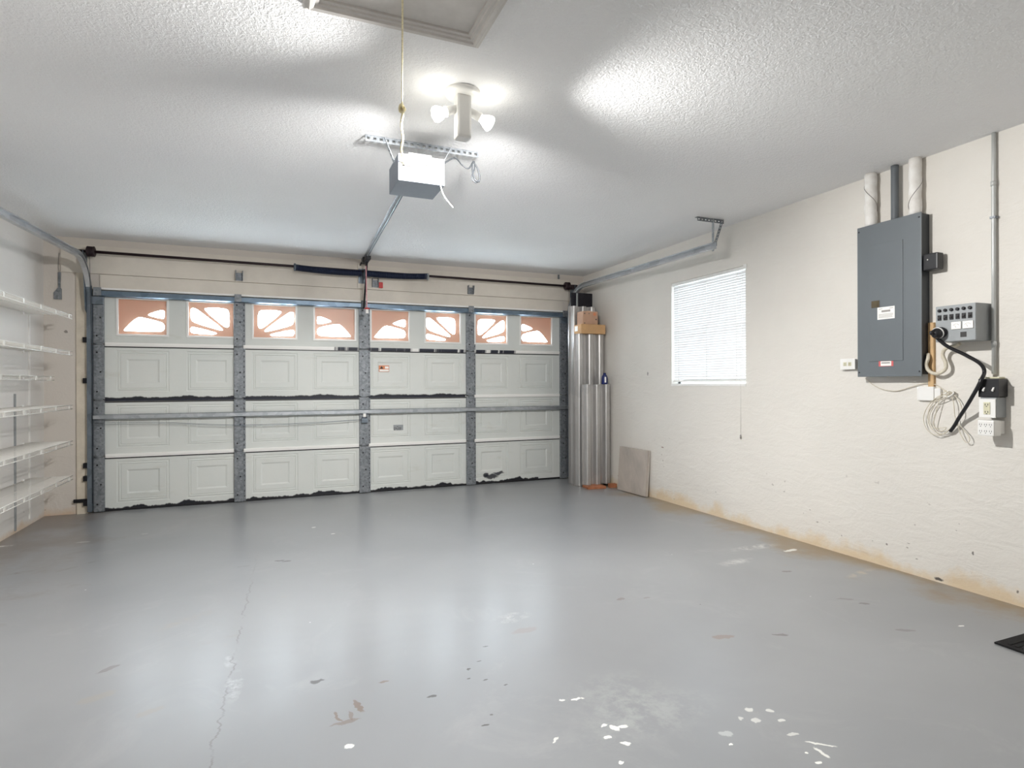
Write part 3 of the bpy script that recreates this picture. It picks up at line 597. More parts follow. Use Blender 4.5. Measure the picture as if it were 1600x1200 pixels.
MB().bbox(mx_-.05, mx_+.03, YD-.05, YD-.042, 2.30, 2.46, .002).box(mx_-.004, mx_+.004, YS-.03, YD-.045, 2.34, 2.44).build('centre_bracket', 'track_dark', ts)
for p in (sa, sb):
    prof = [(.014, -.035), (.030, -.035), (.046, -.028), (.049, -.02)]
    for i in range(7): prof += [(.044, -.018+i*.006), (.048, -.015+i*.006)]
    prof += [(.050, .028), (.036, .034), (.014, .036)]
    MB().lathe(prof, Matrix.Translation(p) @ Matrix.Rotation(math.pi/2, 4, 'Y'), 20).build('cable_drum', 'maroon_black', ts)
MB().bbox(sb.x+.06, sb.x+.14, YS-.02, YS+.05, sb.z-.035, sb.z+.02, .006).build('end_bearing', 'maroon_black', ts)
for p, sx, nm in ((sa, -1, 'l'), (sb, 1, 'r')):
    cb = MB().tube([(p.x, YS-.045, p.z), (p.x+sx*.008, YF-.085, 1.2), (p.x+sx*.008, YF-.085, .10)], .0018, 5).build('lift_cable', 'black_metal', ts)
# ---- header brackets
def small_bracket(px, py, label, red=False):
    p = U(px, py, 1, YD-.03); t = thing('header_bracket', label, 'bracket', p, 'small brackets on the header board')
    m_ = MB(); yb = YD-.0222
    m_.box(p.x-.034, p.x-.029, YD-.075, yb, p.z-.05, p.z+.05).box(p.x-.034, p.x+.030, yb-.004, yb, p.z-.05, p.z+.03)
    m_.prism([(p.x+.030, yb, p.z-.05), (p.x+.030, yb, p.z+.055), (p.x+.030, YD-.085, p.z+.045), (p.x+.030, YD-.06, p.z-.05)], (.005, 0, 0))
    m_.build('bracket_plate', 'galvanised_old', t)
    if red: MB().bbox(p.x+.04, p.x+.085, yb-.02, yb, p.z-.055, p.z+.01, .006).build('tag', 'red_rubber', t)
    return t
small_bracket(374, 431, 'small grey bracket on header board above the second door stile')
small_bracket(735, 453, 'small open grey bracket on header board at right of the springs')
small_bracket(586, 442, 'grey bracket with a red tag beside the central spring plate', True)
p = U(872, 432, 1, YD-.01); hk = MB().box(p.x-.012, p.x+.012, YD-.0265, YD-.0222, p.z-.035, p.z+.02).box(p.x-.003, p.x+.003, YD-.05, YD-.026, p.z-.03, p.z-.02).build('header_hook', 'galvanised_old'); tag(hk, 'small dark metal hook high on header near the right corner', 'hook')
# hanging strap on the left pier
p = U(90, 425, 1, YD-.008); q = U(89, 470, 1, YD-.012)
sp_ = thing('hanging_strap', 'frayed grey strap with a flat metal end hanging on left pier', 'strap', p)
MB().tube(spline([(p.x+.01, YD-.004, 2.42), (p.x+.004, YD-.004, 2.30), (p.x+.014, YD-.006, 2.22)]), .003, 6).build('cord', 'print_grey', sp_)
MB().prism([(p.x+.002, YD-.012, 2.24), (p.x+.024, YD-.012, 2.24), (p.x+.020, YD-.012, 2.10), (p.x+.030, YD-.012, 2.085), (p.x+.030, YD-.012, 1.99), (p.x-.030, YD-.012, 1.99), (p.x-.030, YD-.012, 2.05), (p.x+.004, YD-.012, 2.10)], (0, .010, 0)).build('strap_end', 'galvanised_old', sp_)

# ================================================================== opener
op = thing('garage_door_opener', 'grey box opener with white labelled face hung from ceiling, rail to the header', 'door opener', (.76, 3.27, 2.38))
ox0, ox1, oy0, oy1, oz0, oz1 = .632, .892, 3.145, 3.41, 2.305, 2.452
MB().bbox(ox0, ox1, oy0, oy1, oz0, oz1, .004).build('housing', 'opener_grey', op)
MB().bbox(ox0+.006, ox1-.004, oy0-.004, oy0, oz0+.006, oz1-.002, .0015).build('face_plate', 'opener_white', op)
g = MB(); yy = oy0-.0046
for i in range(5): g.box(.735, .765+random.uniform(0, .01), yy, yy+.0005, oz0+.085+i*.011, oz0+.0875+i*.011)
for i in range(4): g.box(.790, .790+.026, yy, yy+.0005, oz0+.050+i*.016, oz0+.0515+i*.016)
g.box(.784, .788, yy, yy+.0005, oz0+.06, oz0+.13).box(.815, .818, yy, yy+.0005, oz0+.06, oz0+.13).box(.77, .815, yy, yy+.0005, oz0+.095, oz0+.099).box(.648, .70, yy, yy+.0005, oz0+.076, oz0+.084).box(.653, .660, yy, yy+.0005, oz0+.03, oz0+.036)
for i in range(3): g.box(.83+i*.016, .836+i*.016, yy, yy+.0005, oz0+.08+i*.008, oz0+.086+i*.008)
g.build('face_print', 'dark_print', op)
MB().lathe([(.03, 0), (.03, .016), (.024, .02), (.024, .024)], Matrix.Translation((.705, oy0-.004, oz0+.112)) @ Matrix.Rotation(math.pi/2, 4, 'X'), 20).build('dial', 'white_plastic', op)
m_ = MB(); perf(m_, (.475, 3.26, H-.018), (1.13, 3.26, H-.018), (0, 0, 1), .034, .003, .034); m_.box(.475, 1.13, 3.26, 3.29, H-.003, H-.0002); m_.build('ceiling_angle', 'galvanised_old', op)
for xx, xt in ((.64, .58), (.885, .96)):
    m_ = MB(); perf(m_, (xx, 3.26, oz1-.03), (xt, 3.26, H-.006), (0, 1, 0), .028, .003, .03); m_.build('hanging_strap', 'galvanised', op)
MB().bbox(.70, .83, 3.19, 3.36, oz1, oz1+.03, .004).build('sprocket_cover', 'opener_white', op)
R0 = Vector((.775, 3.40, 2.462)); R1 = Vector((U(571, 405, 1, 6.33).x, 6.36, U(571, 404, 1, 6.33).z))
d_ = (R1-R0); zax = d_.normalized(); sx_ = zax.cross(Vector((0, 0, 1))).normalized(); uz = sx_.cross(zax)
T_ = [(-.02, .012), (.02, .012), (.02, .008), (.003, .008), (.003, -.014), (-.003, -.014), (-.003, .008), (-.02, .008)]
MB().strip(T_, [(R0-Vector((0, .1, 0)), sx_, uz), (R1, sx_, uz)]).build('rail', 'galvanised', op)
MB().tube([R0+sx_*.013-uz*.006, R1+sx_*.013-uz*.006], .004, 6).build('chain', 'track_dark', op)
MB().bbox(R1.x-.03, R1.x+.03, R1.y-.06, R1.y+.06, R1.z-.045, R1.z+.015, .006).tube([R1+Vector((-.03, .06, -.03)), (R1.x-.03, YD-.043, R1.z-.04)], .008, 8).tube([R1+Vector((.03, .06, -.03)), (R1.x+.03, YD-.043, R1.z-.04)], .008, 8).build('header_bracket', 'black_metal', op)
MB().bbox(R1.x-.025, R1.x+.025, R1.y-.25, R1.y-.08, R1.z-.05, R1.z-.012, .006).build('trolley', 'black_metal', op)
ax_ = U(571, 430, 1, YS-.07)
MB().prism([(R1.x-.008, R1.y-.14, R1.z-.03), (R1.x+.012, R1.y-.14, R1.z-.03), (LX+.002, YF-.10, 2.02), (LX-.018, YF-.10, 2.02)], (0, .006, 0)).build('door_arm', 'black_metal', op)
a = U(572, 418, 1, 6.18); b = U(574, 482, 1, 6.18)
rc = MB().tube(spline([(a.x, 6.18, a.z+.02), (a.x+.003, 6.18, (a.z+b.z)/2), (b.x-.004, 6.18, b.z+.0)]), .005, 6).build('release_cord', 'cord_pink', op)
MB().tube([(b.x-.028, 6.18, b.z), (b.x+.022, 6.18, b.z)], .008, 8).build('release_handle', 'red_rubber', rc)
MB().bbox(b.x-.016, b.x+.012, 6.172, 6.188, b.z-.05, b.z-.008, .003).build('release_tag', 'label_white', rc)
# power cord coiled at the angle's end, and the white bell wire
pts = [(.90, 3.20, 2.45), (.97, 3.21, 2.495), (1.02, 3.23, 2.47), (1.06, 3.23, 2.455), (1.09, 3.23, 2.50), (1.095, 3.225, 2.46), (1.075, 3.22, 2.40), (1.10, 3.22, 2.375), (1.125, 3.22, 2.40), (1.11, 3.22, 2.46), (1.085, 3.225, 2.49), (1.08, 3.22, 2.43), (1.095, 3.21, 2.385), (1.12, 3.215, 2.38)]
MB().tube(spline(pts), .0045, 6).build('power_cord', 'panel_dark', op)
MB().tube(spline([(.865, oy0-.004, oz0+.01), (.868, oy0-.02, oz0-.03), (.885, oy0-.03, oz0-.075), (.93, oy0-.03, oz0-.125)]), .0032, 6).build('antenna_wire', 'white_wire', op)
# pull rope from the hatch
A = U(629, -22, 2, H-.024); B = U(628, 250, 1, 3.11); K = A.lerp(B, .60)
rp = thing('pull_rope', 'thin knotted cream rope from attic hatch to the opener box', 'rope', A)
pt = [A.lerp(B, t_/30)+Vector((0, 0, -.0))+Vector((.004*math.sin(t_*1.1), 0, 0))*(1 if t_ > 18 else 0) for t_ in range(31)]+[U(632, 256, 1, 3.125)]
MB().tube(pt[:19], .0035, 6).build('upper_rope', 'rope_gold', rp)
MB().tube(pt[18:], .0062, 6).build('doubled_rope', 'rope_gold', rp)
kn = MB(); kc = pt[18]
kn.tube([kc+Vector((.011*math.cos(a), .007*math.sin(2*a), .016*math.sin(a))) for a in [2*math.pi*i/16*1.0 for i in range(17)]], .0065, 6); kn.build('knot', 'rope_gold', rp)

# ================================================================== twin flood light on the ceiling
fl = thing('flood_light', 'white twin-bulb ceiling flood light glowing behind the opener rope', 'ceiling light', FIX)
MB().lathe([(.085, -.0005), (.085, -.012), (.078, -.022), (.04, -.026), (.0001, -.026)], Matrix.Translation(FIX), 32).build('mounting_plate', 'white_plastic', fl)
MB().bbox(FIX.x-.036, FIX.x+.036, FIX.y-.035, FIX.y+.03, H-.225, H-.02, .012).build('sensor_body', 'white_plastic', fl)
for sx in (-1, 1):
    a = FIX+Vector((sx*.03, -.005, -.085)); b = FIX+Vector((sx*.085, -.012, -.112)); d_ = (b-a).normalized()
    hd = MB().tube([a, b], [.016, .024], 14).build('lamp_holder', 'white_plastic', fl)
    M_ = Matrix.Translation(b) @ d_.to_track_quat('Z', 'Y').to_matrix().to_4x4()
    MB().lathe([(.014, -.01), (.018, .008), (.030, .03), (.036, .048), (.034, .058), (.02, .066), (.0001, .068)], M_, 20).build('bulb', 'bulb_glow', fl)
for l in LAMPS:
    l.parent = fl; l.location = l.location-FIX

# ================================================================== wire shelves on the left wall
SH = [(1.795, -1.63, 'topmost'), (1.475, -1.63, ''), (1.255, -1.76, ''), (1.005, -1.63, ''), (.690, -1.63, ''), (.385, -1.63, '')]
SL = ['white wire shelf, topmost on the side wall, seen from below', 'white wire shelf second from the top on the side wall', 'narrow white wire shelf at eye level on the side wall', 'white wire shelf just below eye level, fourth from the top', 'white wire shelf second from the floor on the side wall', 'white wire shelf nearest the floor on the side wall']
ye, ys = 6.20, 3.6
for (z, xf, _), lb in zip(SH, SL):
    t = thing('wire_shelf', lb, 'shelf', (XL, (ys+ye)/2, z), 'white wire shelves on the left wall')
    m_ = MB(); n = int((ye-ys)/.0254)
    for i in range(n+1):
        y = ye-i*.0254; m_.tube([(XL+.004, y, z+.018), (xf-.004, y, z+.018), (xf, y, z-.012)], .0013, 4)
    for x in (XL+.01, (XL+xf)/2): m_.tube([(x, ys, z+.0145), (x, ye, z+.0145)], .003, 6)
    m_.build('shelf_deck', 'white_wire', t)
    m_ = MB()
    for dz in (.018, -.014): m_.tube([(xf, ys, z+dz), (xf, ye, z+dz)], .0036, 6)
    for i in range(9): 
        y = 6.11-i*.33
        if y > ys: m_.box(xf-.001, xf+.004, y-.011, y+.011, z-.016, z+.021)
    m_.build('front_lip', 'white_wire', t)
    for y in (6.05, 5.3, 4.4): MB().bbox(XL, XL+.014, y-.012, y+.012, z-.004, z+.03, .003).build('wall_clip', 'white_plastic', t)
for px, za, zb, mt, lb in ((45, .05, 1.80, 'white_plastic', 'slim white vertical shelf upright at the far end of the shelves'), (22, .02, 1.13, 'pale_grey', 'slim grey vertical upright lower down behind the shelves')):
    y = U(px, 600, 0, XL).y; o = MB().box(XL, XL+.010, y-.010, y+.010, za, zb).build('shelf_upright', mt); tag(o, lb, 'upright')

# ================================================================== hurricane shutters stacked in the corner
def shutter(A2, B2, z0, z1, depth=.05, n=3, th=.0022):
    A2 = Vector(A2); B2 = Vector(B2); L = (B2-A2).length; d = (B2-A2)/L; nn = Vector((-d.y, d.x))
    if nn.dot(Vector((1, 1))) < 0: nn = -nn
    p = []; pitch = L/n
    for i in range(n): 
        b = i*pitch; p += [(b, depth), (b+pitch*.16, depth), (b+pitch*.30, depth*.15), (b+pitch*.38, 0), (b+pitch*.66, 0), (b+pitch*.74, depth*.15), (b+pitch*.86, depth)]
    p.append((L, depth))
    f_ = [A2+d*a+nn*b for a, b in p]; bk = [q+nn*th for q in f_]
    poly = [(v.x, v.y, z0) for v in f_]+[(v.x, v.y, z0) for v in bk[::-1]]
    m_ = MB(); k = len(poly); top = [(x, y, z1) for x, y, _ in poly]; h = len(f_)
    vs = [Vector(v) for v in poly+top]; fs = [(i, (i+1) % k, k+(i+1) % k, k+i) for i in range(k)]
    for i in range(h-1):
        a, b, c_, d2 = i, i+1, k-2-i, k-1-i
        fs += [(a, b, c_, d2), (k+a, k+d2, k+c_, k+b)]
    return m_.add(vs, fs), nn
def stack(A2, B2, z0, z1, count, label, group, step=.0075, lead=None):
    A2 = Vector(A2); B2 = Vector(B2)
    for i in range(count):
        off = Vector((random.uniform(-.001, .001), step*i))
        m_, nn = shutter(A2+off, B2+off, z0, z1-(.005*i))
        c_ = (A2+B2)/2+off
        o = m_.build('storm_shutter', 'shutter_metal', origin=(c_.x, c_.y, z0))
        tag(o, (lead if i == 0 and lead else label), 'storm shutter', group)
stack((3.300, 5.850), (3.672, 5.842), .030, 1.188, 4, 'corrugated metal shutter nested in the short front stack', 'shutters in the short front stack', lead='foremost corrugated shutter of the short front stack by the wall')
stack((3.262, 5.975), (3.672, 5.975), .003, 1.781, 4, 'corrugated metal shutter nested in the stack under the cardboard boxes', 'shutters in the middle stack', lead='foremost corrugated shutter of the stack directly under the flat cardboard box')
stack((3.280, 6.125), (3.645, 6.125), .003, 2.125, 4, 'tall corrugated metal shutter nested behind the cardboard boxes', 'shutters in the tall rear stack', lead='foremost tall corrugated shutter rising behind the cardboard boxes')
o = MB().bbox(3.375, 3.668, 6.29, 6.308, .001, 2.312, .003).build('black_panel', 'black_board', origin=(3.52, 6.3, 0)); tag(o, 'tall black panel standing in the corner behind the metal shutters', 'panel')
o = MB().bbox(3.430, 3.452, 6.262, 6.274, .001, 2.305, .003).build('plastic_strip', 'pale_grey', origin=(3.44, 6.27, 0)); tag(o, 'narrow pale strip standing upright in front of the black panel', 'strip')
# cardboard
fb = thing('cardboard_box', 'long flat brown cardboard box lying on the shutter stack', 'box', (3.47, 6.02, 1.782))
MB().bbox(3.313, 3.634, 5.930, 6.108, 1.782, 1.890, .003).build('carton', 'cardboard', fb)
MB().box(3.3126, 3.6344, 6.012, 6.030, 1.8895, 1.8906).build('tape', 'card_pale', fb)
MB().box(3.3121, 3.313, 6.02, 6.09, 1.815, 1.875).build('label', 'label_white', fb)
sbx = thing('cardboard_box', 'small pinkish cardboard box with dark spots standing on the flat box', 'box', (3.44, 6.02, 1.891))
MB().bbox(3.345, 3.548, 5.958, 6.092, 1.891, 2.045, .003).build('carton', 'cardboard_pink', sbx)
for x, z, r_ in ((3.372, 2.018, .008), (3.525, 1.952, .009), (3.372, 1.905, .007), (3.43, 2.018, .006)):
    MB().lathe([(r_, 0), (r_, .0008)], Matrix.Translation((x, 5.9582, z)) @ Matrix.Rotation(math.pi/2, 4, 'X'), 10).build('dark_spot', 'dark_print', sbx)
MB().lathe([(.020, 0), (.020, .0008)], Matrix.Translation((3.505, 5.9582, 2.012)) @ Matrix.Rotation(math.pi/2, 4, 'X'), 16).build('round_print', 'label_orange', sbx)
MB().box(3.42, 3.47, 5.99, 6.04, 2.0455, 2.055).build('flap', 'card_pale', sbx)
# blue bottle on the short stack
bp = Vector((3.590, 5.880)); bb = thing('blue_bottle', 'small dark blue container standing on the short shutter stack', 'container', (bp.x, bp.y, 1.19))
MB().lathe([(.001, 0), (.034, 0), (.037, .006), (.036, .07), (.030, .095), (.018, .112), (.016, .118)], Matrix.Translation((bp.x, bp.y, 1.19)), 18).build('body', 'blue_plastic', bb)
MB().lathe([(.017, 0), (.017, .014), (.0001, .015)], Matrix.Translation((bp.x, bp.y, 1.308)), 14).build('cap', 'blue_plastic', bb)
mm = Matrix.Translation((bp.x, bp.y, 1.19)) @ rotz(math.atan2(-bp.y, -bp.x)+.25)
MB().box(.0355, .0375, -.008, .010, .02, .085, mm).build('label', 'label_white', bb)
# wood on the floor
def woodpiece(x, y, L, Wd, h, a, label, mat='red_wood'):
    M_ = Matrix.Translation((x, y, 0)) @ rotz(a)
    o = MB().bbox(-L/2, L/2, -Wd/2, Wd/2, .0005, h, .003, M_).build('wood_block', mat, origin=(x, y, 0)); return tag(o, label, 'wood block')
woodpiece(3.41, 5.82, .22, .17, .028, -.12, 'flat reddish wood offcut under the short shutter stack')
woodpiece(3.62, 5.765, .085, .06, .045, -.1, 'short reddish wood block on floor between shutters and stone slab')
# leaning stone slab
BLp, BRp = Vector((3.590, 5.615, .0)), Vector((3.616, 5.115, 0))
lean = math.atan2(.034, .49)
ex = (BRp-BLp).normalized(); tr_ = Vector((0, 0, 1))*math.cos(lean)+Vector((1, 0, 0))*math.sin(lean); tn = ex.cross(tr_).normalized()
if tn.x < 0: tn = -tn
sl_ = thing('stone_slab', 'square grey veined stone slab leaning on wall beside the shutters', 'slab', BLp)
o3 = BLp+Vector((0, 0, .006)); Wd, Ht, Th = .50, .485, .032
def slabbox(a0, a1, b0, b1, c0, c1):
    vs = [o3+ex*a+tr_*b+tn*c for a in (a0, a1) for b in (b0, b1) for c in (c0, c1)]
    return MB().add(vs, [(0, 1, 3, 2), (4, 6, 7, 5), (0, 4, 5, 1), (2, 3, 7, 6), (0, 2, 6, 4), (1, 5, 7, 3)])
slabbox(0, Wd, 0, Ht, 0, Th*.5).build('face', 'stone_tile', sl_)
slabbox(.0008, Wd-.0008, .0008, Ht-.0008, Th*.5, Th).build('backing', 'tile_edge', sl_)

# ================================================================== electrical panel and its pipes
ep = thing('electrical_panel', 'tall grey breaker panel on wall with white label and closed door', 'electrical panel', (XR, 2.53, 1.235))
PX = XR-.085
pa = U(1340, 357, 0, PX); pb = U(1440, 331, 0, PX); pc = U(1341, 589, 0, PX)
py0, py1, pz0, pz1 = pb.y, pa.y, pc.z, (pa.z+pb.z)/2
MB().bbox(PX+.004, XR-.0005, py0+.008, py1-.008, pz0+.012, pz1-.004, .003).build('cabinet', 'panel_dark', ep)
MB().bbox(PX-.004, PX+.004, py0, py1, pz0, pz1, .002).build('cover', 'panel_grey', ep)
da = U(1357, 386, 0, PX-.006); db = U(1411, 563, 0, PX-.006)
dr = MB().bbox(PX-.0085, PX-.0042, db.y, da.y, db.z, U(1357, 386, 0, PX-.006).z, .0015).build('panel_door', 'panel_grey', ep)
la = U(1362, 471, 0, PX-.01); lb_ = U(1374, 480, 0, PX-.01)
MB().bbox(PX-.014, PX-.0086, lb_.y, la.y, lb_.z, la.z, .001).box(PX-.016, PX-.0138, lb_.y+.006, lb_.y+.014, lb_.z+.004, la.z-.004).build('latch', 'brass_latch', dr)
def label_plate(px0, py0_, px1, py1_, x, mat, parent, nm='label'):
    a = U(px0, py0_, 0, x); b = U(px1, py1_, 0, x)
    return MB().box(x-.0008, x, b.y, a.y, b.z, a.z).build(nm, mat, parent), a, b
o, a, b = label_plate(1371, 481, 1398, 497, PX-.0086, 'label_white', dr)
g = MB(); xx = PX-.0098; Wl = a.y-b.y; Hl = a.z-b.z
g.box(xx, xx+.0003, a.y-Wl*.76, a.y-Wl*.25, a.z-Hl*.42, a.z-Hl*.26)
for k, (u0, u1) in enumerate(((.08, .3), (.7, .92))): g.box(xx, xx+.0003, a.y-Wl*u1, a.y-Wl*u0, a.z-Hl*.16, a.z-Hl*.12)
for k in range(4): g.box(xx, xx+.0003, a.y-Wl*random.uniform(.85, .93), a.y-Wl*.08, a.z-Hl*(.60+k*.09), a.z-Hl*(.57+k*.09))
g.build('label_print', 'print_grey', o)
o, a, b = label_plate(1373, 564, 1396, 572, PX-.0042, 'label_red', ep)
Wl = a.y-b.y; MB().box(PX-.0058, PX-.005, b.y+Wl*.14, a.y-Wl*.14, b.z+.003, a.z-.003).build('label_inset', 'label_white', o)
MB().box(PX-.0064, PX-.0058, b.y+Wl*.22, a.y-Wl*.2, (a.z+b.z)/2, (a.z+b.z)/2+.008).build('label_print', 'print_grey', o)
for (u, v) in ((.03, .03), (.97, .03), (.03, .97), (.97, .97)):
    MB().lathe([(.005, 0), (.005, .003), (.002, .004)], Matrix.Translation((PX-.004, py0+(py1-py0)*u, pz0+(pz1-pz0)*v)) @ Matrix.Rotation(-math.pi/2, 4, 'Y'), 8).build('cover_screw', 'panel_dark', ep)
def pipe(px, r_, mat, label, wrap=0, wob=0):
    y = U(px, 300, 0, XR-.04).y; t = thing('wall_pipe', label, 'pipe', (XR-.04, y, pz1), 'pipes rising from panel to ceiling')
    n = 14; pts = [(XR-.042+wob*math.sin(i*.9), y+wob*math.cos(i*1.3), pz1-.003+(H-pz1+.002)*i/n) for i in range(n+1)]
    MB().tube(pts, r_, 20).build('pipe', mat, t)
    if wrap:
        q = []
        for i in range(41):
            f_ = i/40; a = wrap*f_*2*math.pi*1.1+1.2
            q.append((XR-.042+(r_+.001)*math.cos(a), y+(r_+.001)*math.sin(a), pz1+.02+(H-pz1-.03)*f_))
        MB().tube(q, .0022, 5).build('wrap_seam', 'print_grey', t)
    return t
pipe(1361, .036, 'wrapped_pipe', 'white wrapped pipe at the window side above the breaker panel', -1, .002)
pipe(1398.5, .022, 'conduit_grey', 'slim dark grey conduit between two white pipes above the panel')
pipe(1430.5, .034, 'wrapped_pipe', 'white wrapped pipe above the panel corner nearest the camera', 1, .0015)
# plywood behind / beside
o = MB().box(XR-.020, XR-.0005, U(1462, 590, 0, XR).y, min(U(1452, 590, 0, XR).y, py0+.006), U(1455, 607, 0, XR).z, 1.56).build('wood_strip', 'raw_wood'); tag(o, 'raw wood strip on wall at the near side of the panel', 'wood strip')
# small outlet on the window side of the panel
ob = thing('wall_outlet', 'small white double outlet partly tucked behind the breaker panel', 'outlet', (XR, 2.83, 1.33))
a = U(1313, 561, 0, XR-.03); b = U(1336, 577, 0, XR-.03)
MB().bbox(XR-.026, XR-.0005, b.y+.006, a.y-.006, b.z+.004, a.z-.004, .003).build('box', 'pale_grey', ob)
MB().bbox(XR-.032, XR-.026, b.y, a.y, b.z, a.z, .002).build('cover_plate', 'white_plastic', ob)
m_ = MB(); yc, zc = (a.y+b.y)/2, (a.z+b.z)/2
for dy in (-.018, .018): m_.bbox(XR-.0345, XR-.032, yc+dy-.012, yc+dy+.012, zc-.013, zc+.013, .002)
rc_ = m_.build('receptacle', 'ivory', ob); m_ = MB()
for dy in (-.018, .018): m_.box(XR-.0352, XR-.0345, yc+dy-.006, yc+dy+.006, zc+.004, zc+.006).box(XR-.0352, XR-.0345, yc+dy-.006, yc+dy+.006, zc-.006, zc-.004)
m_.build('slots', 'dark_print', rc_)
# black device on the panel's near side
bd = thing('wall_transmitter', 'small black plastic box mounted beside the breaker panel top', 'device', (XR, 2.28, 1.93))
a = U(1442, 397, 0, XR-.075); b = U(1472, 420, 0, XR-.055)
MB().bbox(XR-.078, XR-.0205, b.y+.012, py0-.001, b.z+.002, a.z-.004, .006).build('housing', 'black_plastic', bd)
MB().lathe([(.004, 0), (.004, .002), (.0001, .003)], Matrix.Translation((XR-.078, py0-.03, (a.z+b.z)/2+.012)) @ Matrix.Rotation(-math.pi/2, 4, 'Y'), 8).build('indicator', 'label_white', bd)
# ================================================================== transfer switch
tx = thing('transfer_switch', 'grey box with six toggle switches and two meters, black plug attached', 'switch box', (XR, 2.08, 1.54))
TX = 3.55; a = U(1462, 479, 0, TX); b = U(1525, 473, 0, TX); c_ = U(1462, 535, 0, TX)
ty0, ty1, tz0, tz1 = b.y, a.y, c_.z, (a.z+b.z)/2
MB().bbox(TX, XR-.0005, ty0, ty1, tz0, tz1, .003).build('case', 'pale_grey', tx)
MB().bbox(TX-.002, TX, ty0+.002, ty1-.002, tz0+.002, tz1-.002, .001).build('front_panel', 'pale_grey', tx)
Wt, Ht_ = ty1-ty0, tz1-tz0
def fy(u): return ty1-Wt*u
def fz(v): return tz1-Ht_*v
for i in range(6):
    u = .11+i*.152
    bk = MB().lathe([(.009, 0), (.009, .008), (.006, .010)], Matrix.Translation((TX-.002, fy(u), fz(.125))) @ Matrix.Rotation(-math.pi/2, 4, 'Y'), 12).build('breaker_button', 'black_plastic', tx)
    sw = MB().bbox(TX-.006, TX-.002, fy(u)-.010, fy(u)+.010, fz(.40), fz(.25), .001).build('toggle_switch', 'black_plastic', tx)
    MB().prism([(TX-.006, fy(u)-.006, fz(.37)), (TX-.014, fy(u)-.006, fz(.34)), (TX-.006, fy(u)-.006, fz(.29))], (0, .012, 0)).build('rocker', 'dark_print', sw)
for u0, u1 in ((.42, .66), (.70, .95)):
    mt_ = MB().bbox(TX-.009, TX-.002, fy(u1), fy(u0), fz(.675), fz(.475), .0015).build('meter', 'label_white', tx)
    m_ = MB(); yc = fy((u0+u1)/2); 
    for k in range(7):
        an = math.radians(35+k*18.3); m_.box(TX-.0096, TX-.009, yc+.017*math.cos(an)-.0007, yc+.017*math.cos(an)+.0007, fz(.62)+.017*math.sin(an), fz(.62)+.017*math.sin(an)+.003)
    m_.prism([(TX-.0096, yc-.0008, fz(.63)), (TX-.0096, yc+.0008, fz(.63)), (TX-.0096, yc+.009, fz(.54))], (.0005, 0, 0)); m_.build('meter_scale', 'dark_print', mt_)
MB().box(TX-.0028, TX-.002, fy(.78), fy(.63), fz(.90), fz(.76)).build('rating_label', 'dark_print', tx)
m_ = MB().lathe([(.030, 0), (.032, .01), (.030, .022)], Matrix.Translation((TX-.002, fy(.17), fz(.74))) @ Matrix.Rotation(-math.pi/2, 4, 'Y'), 20); m_.build('inlet', 'black_metal', tx)
# plug and black cable
pc_ = Vector((TX-.024, fy(.15), fz(.74)))
cb = thing('power_cable', 'thick black cable from plug on the switch box curling down to a bare end', 'cable', pc_)
MB().lathe([(.030, 0), (.031, .012), (.027, .030), (.018, .042), (.013, .046)], Matrix.Translation(pc_) @ Matrix.Rotation(-math.pi/2-.3, 4, 'Y'), 18).build('plug', 'black_plastic', cb)
MB().lathe([(.0315, .004), (.033, .006), (.033, .012), (.0315, .014)], Matrix.Translation(pc_) @ Matrix.Rotation(-math.pi/2-.3, 4, 'Y'), 18).build('plug_ring', 'white_plastic', cb)
pp = [pc_+Vector((-.035, .004, .008)), pc_+Vector((-.055, .006, -.004)), U(1463, 527, 0, 3.52), U(1480, 541, 0, 3.55), U(1505, 553, 0, 3.58), U(1524, 563, 0, 3.60), U(1535, 572, 0, 3.615), U(1538, 582, 0, 3.62), U(1534, 592, 0, 3.58), U(1527, 606, 0, 3.575), U(1512, 632, 0, 3.60), U(1499, 652, 0, 3.64), U(1492, 664, 0, 3.655), U(1485, 674, 0, 3.665)]
MB().tube(spline(pp), .0098, 12).build('cable', 'black_plastic', cb)
e = U(1481, 676, 0, 3.665); MB().tube([pp[-1], e], .006, 8).build('bare_end', 'white_wire', cb)
# beige flexible conduit
pp = [U(1500, 537, 0, 3.62), U(1490, 541, 0, 3.625), U(1477, 545, 0, 3.635), U(1473, 555, 0, 3.64), U(1478, 568, 0, 3.64), U(1476, 578, 0, 3.64), U(1464, 584, 0, 3.64), U(1452, 580, 0, 3.64), U(1447, 570, 0, 3.64), U(1450, 560, 0, 3.645), U(1450, 553, 0, 3.66)]
q = spline(pp, 10); rr = [.0095+.0012*(i % 2) for i in range(len(q))]
o = thing('flexible_conduit', 'beige flexible conduit looping from switch box to the breaker panel', 'conduit', pp[0]); MB().tube(q, rr, 12).build('conduit', 'beige_flex', o)
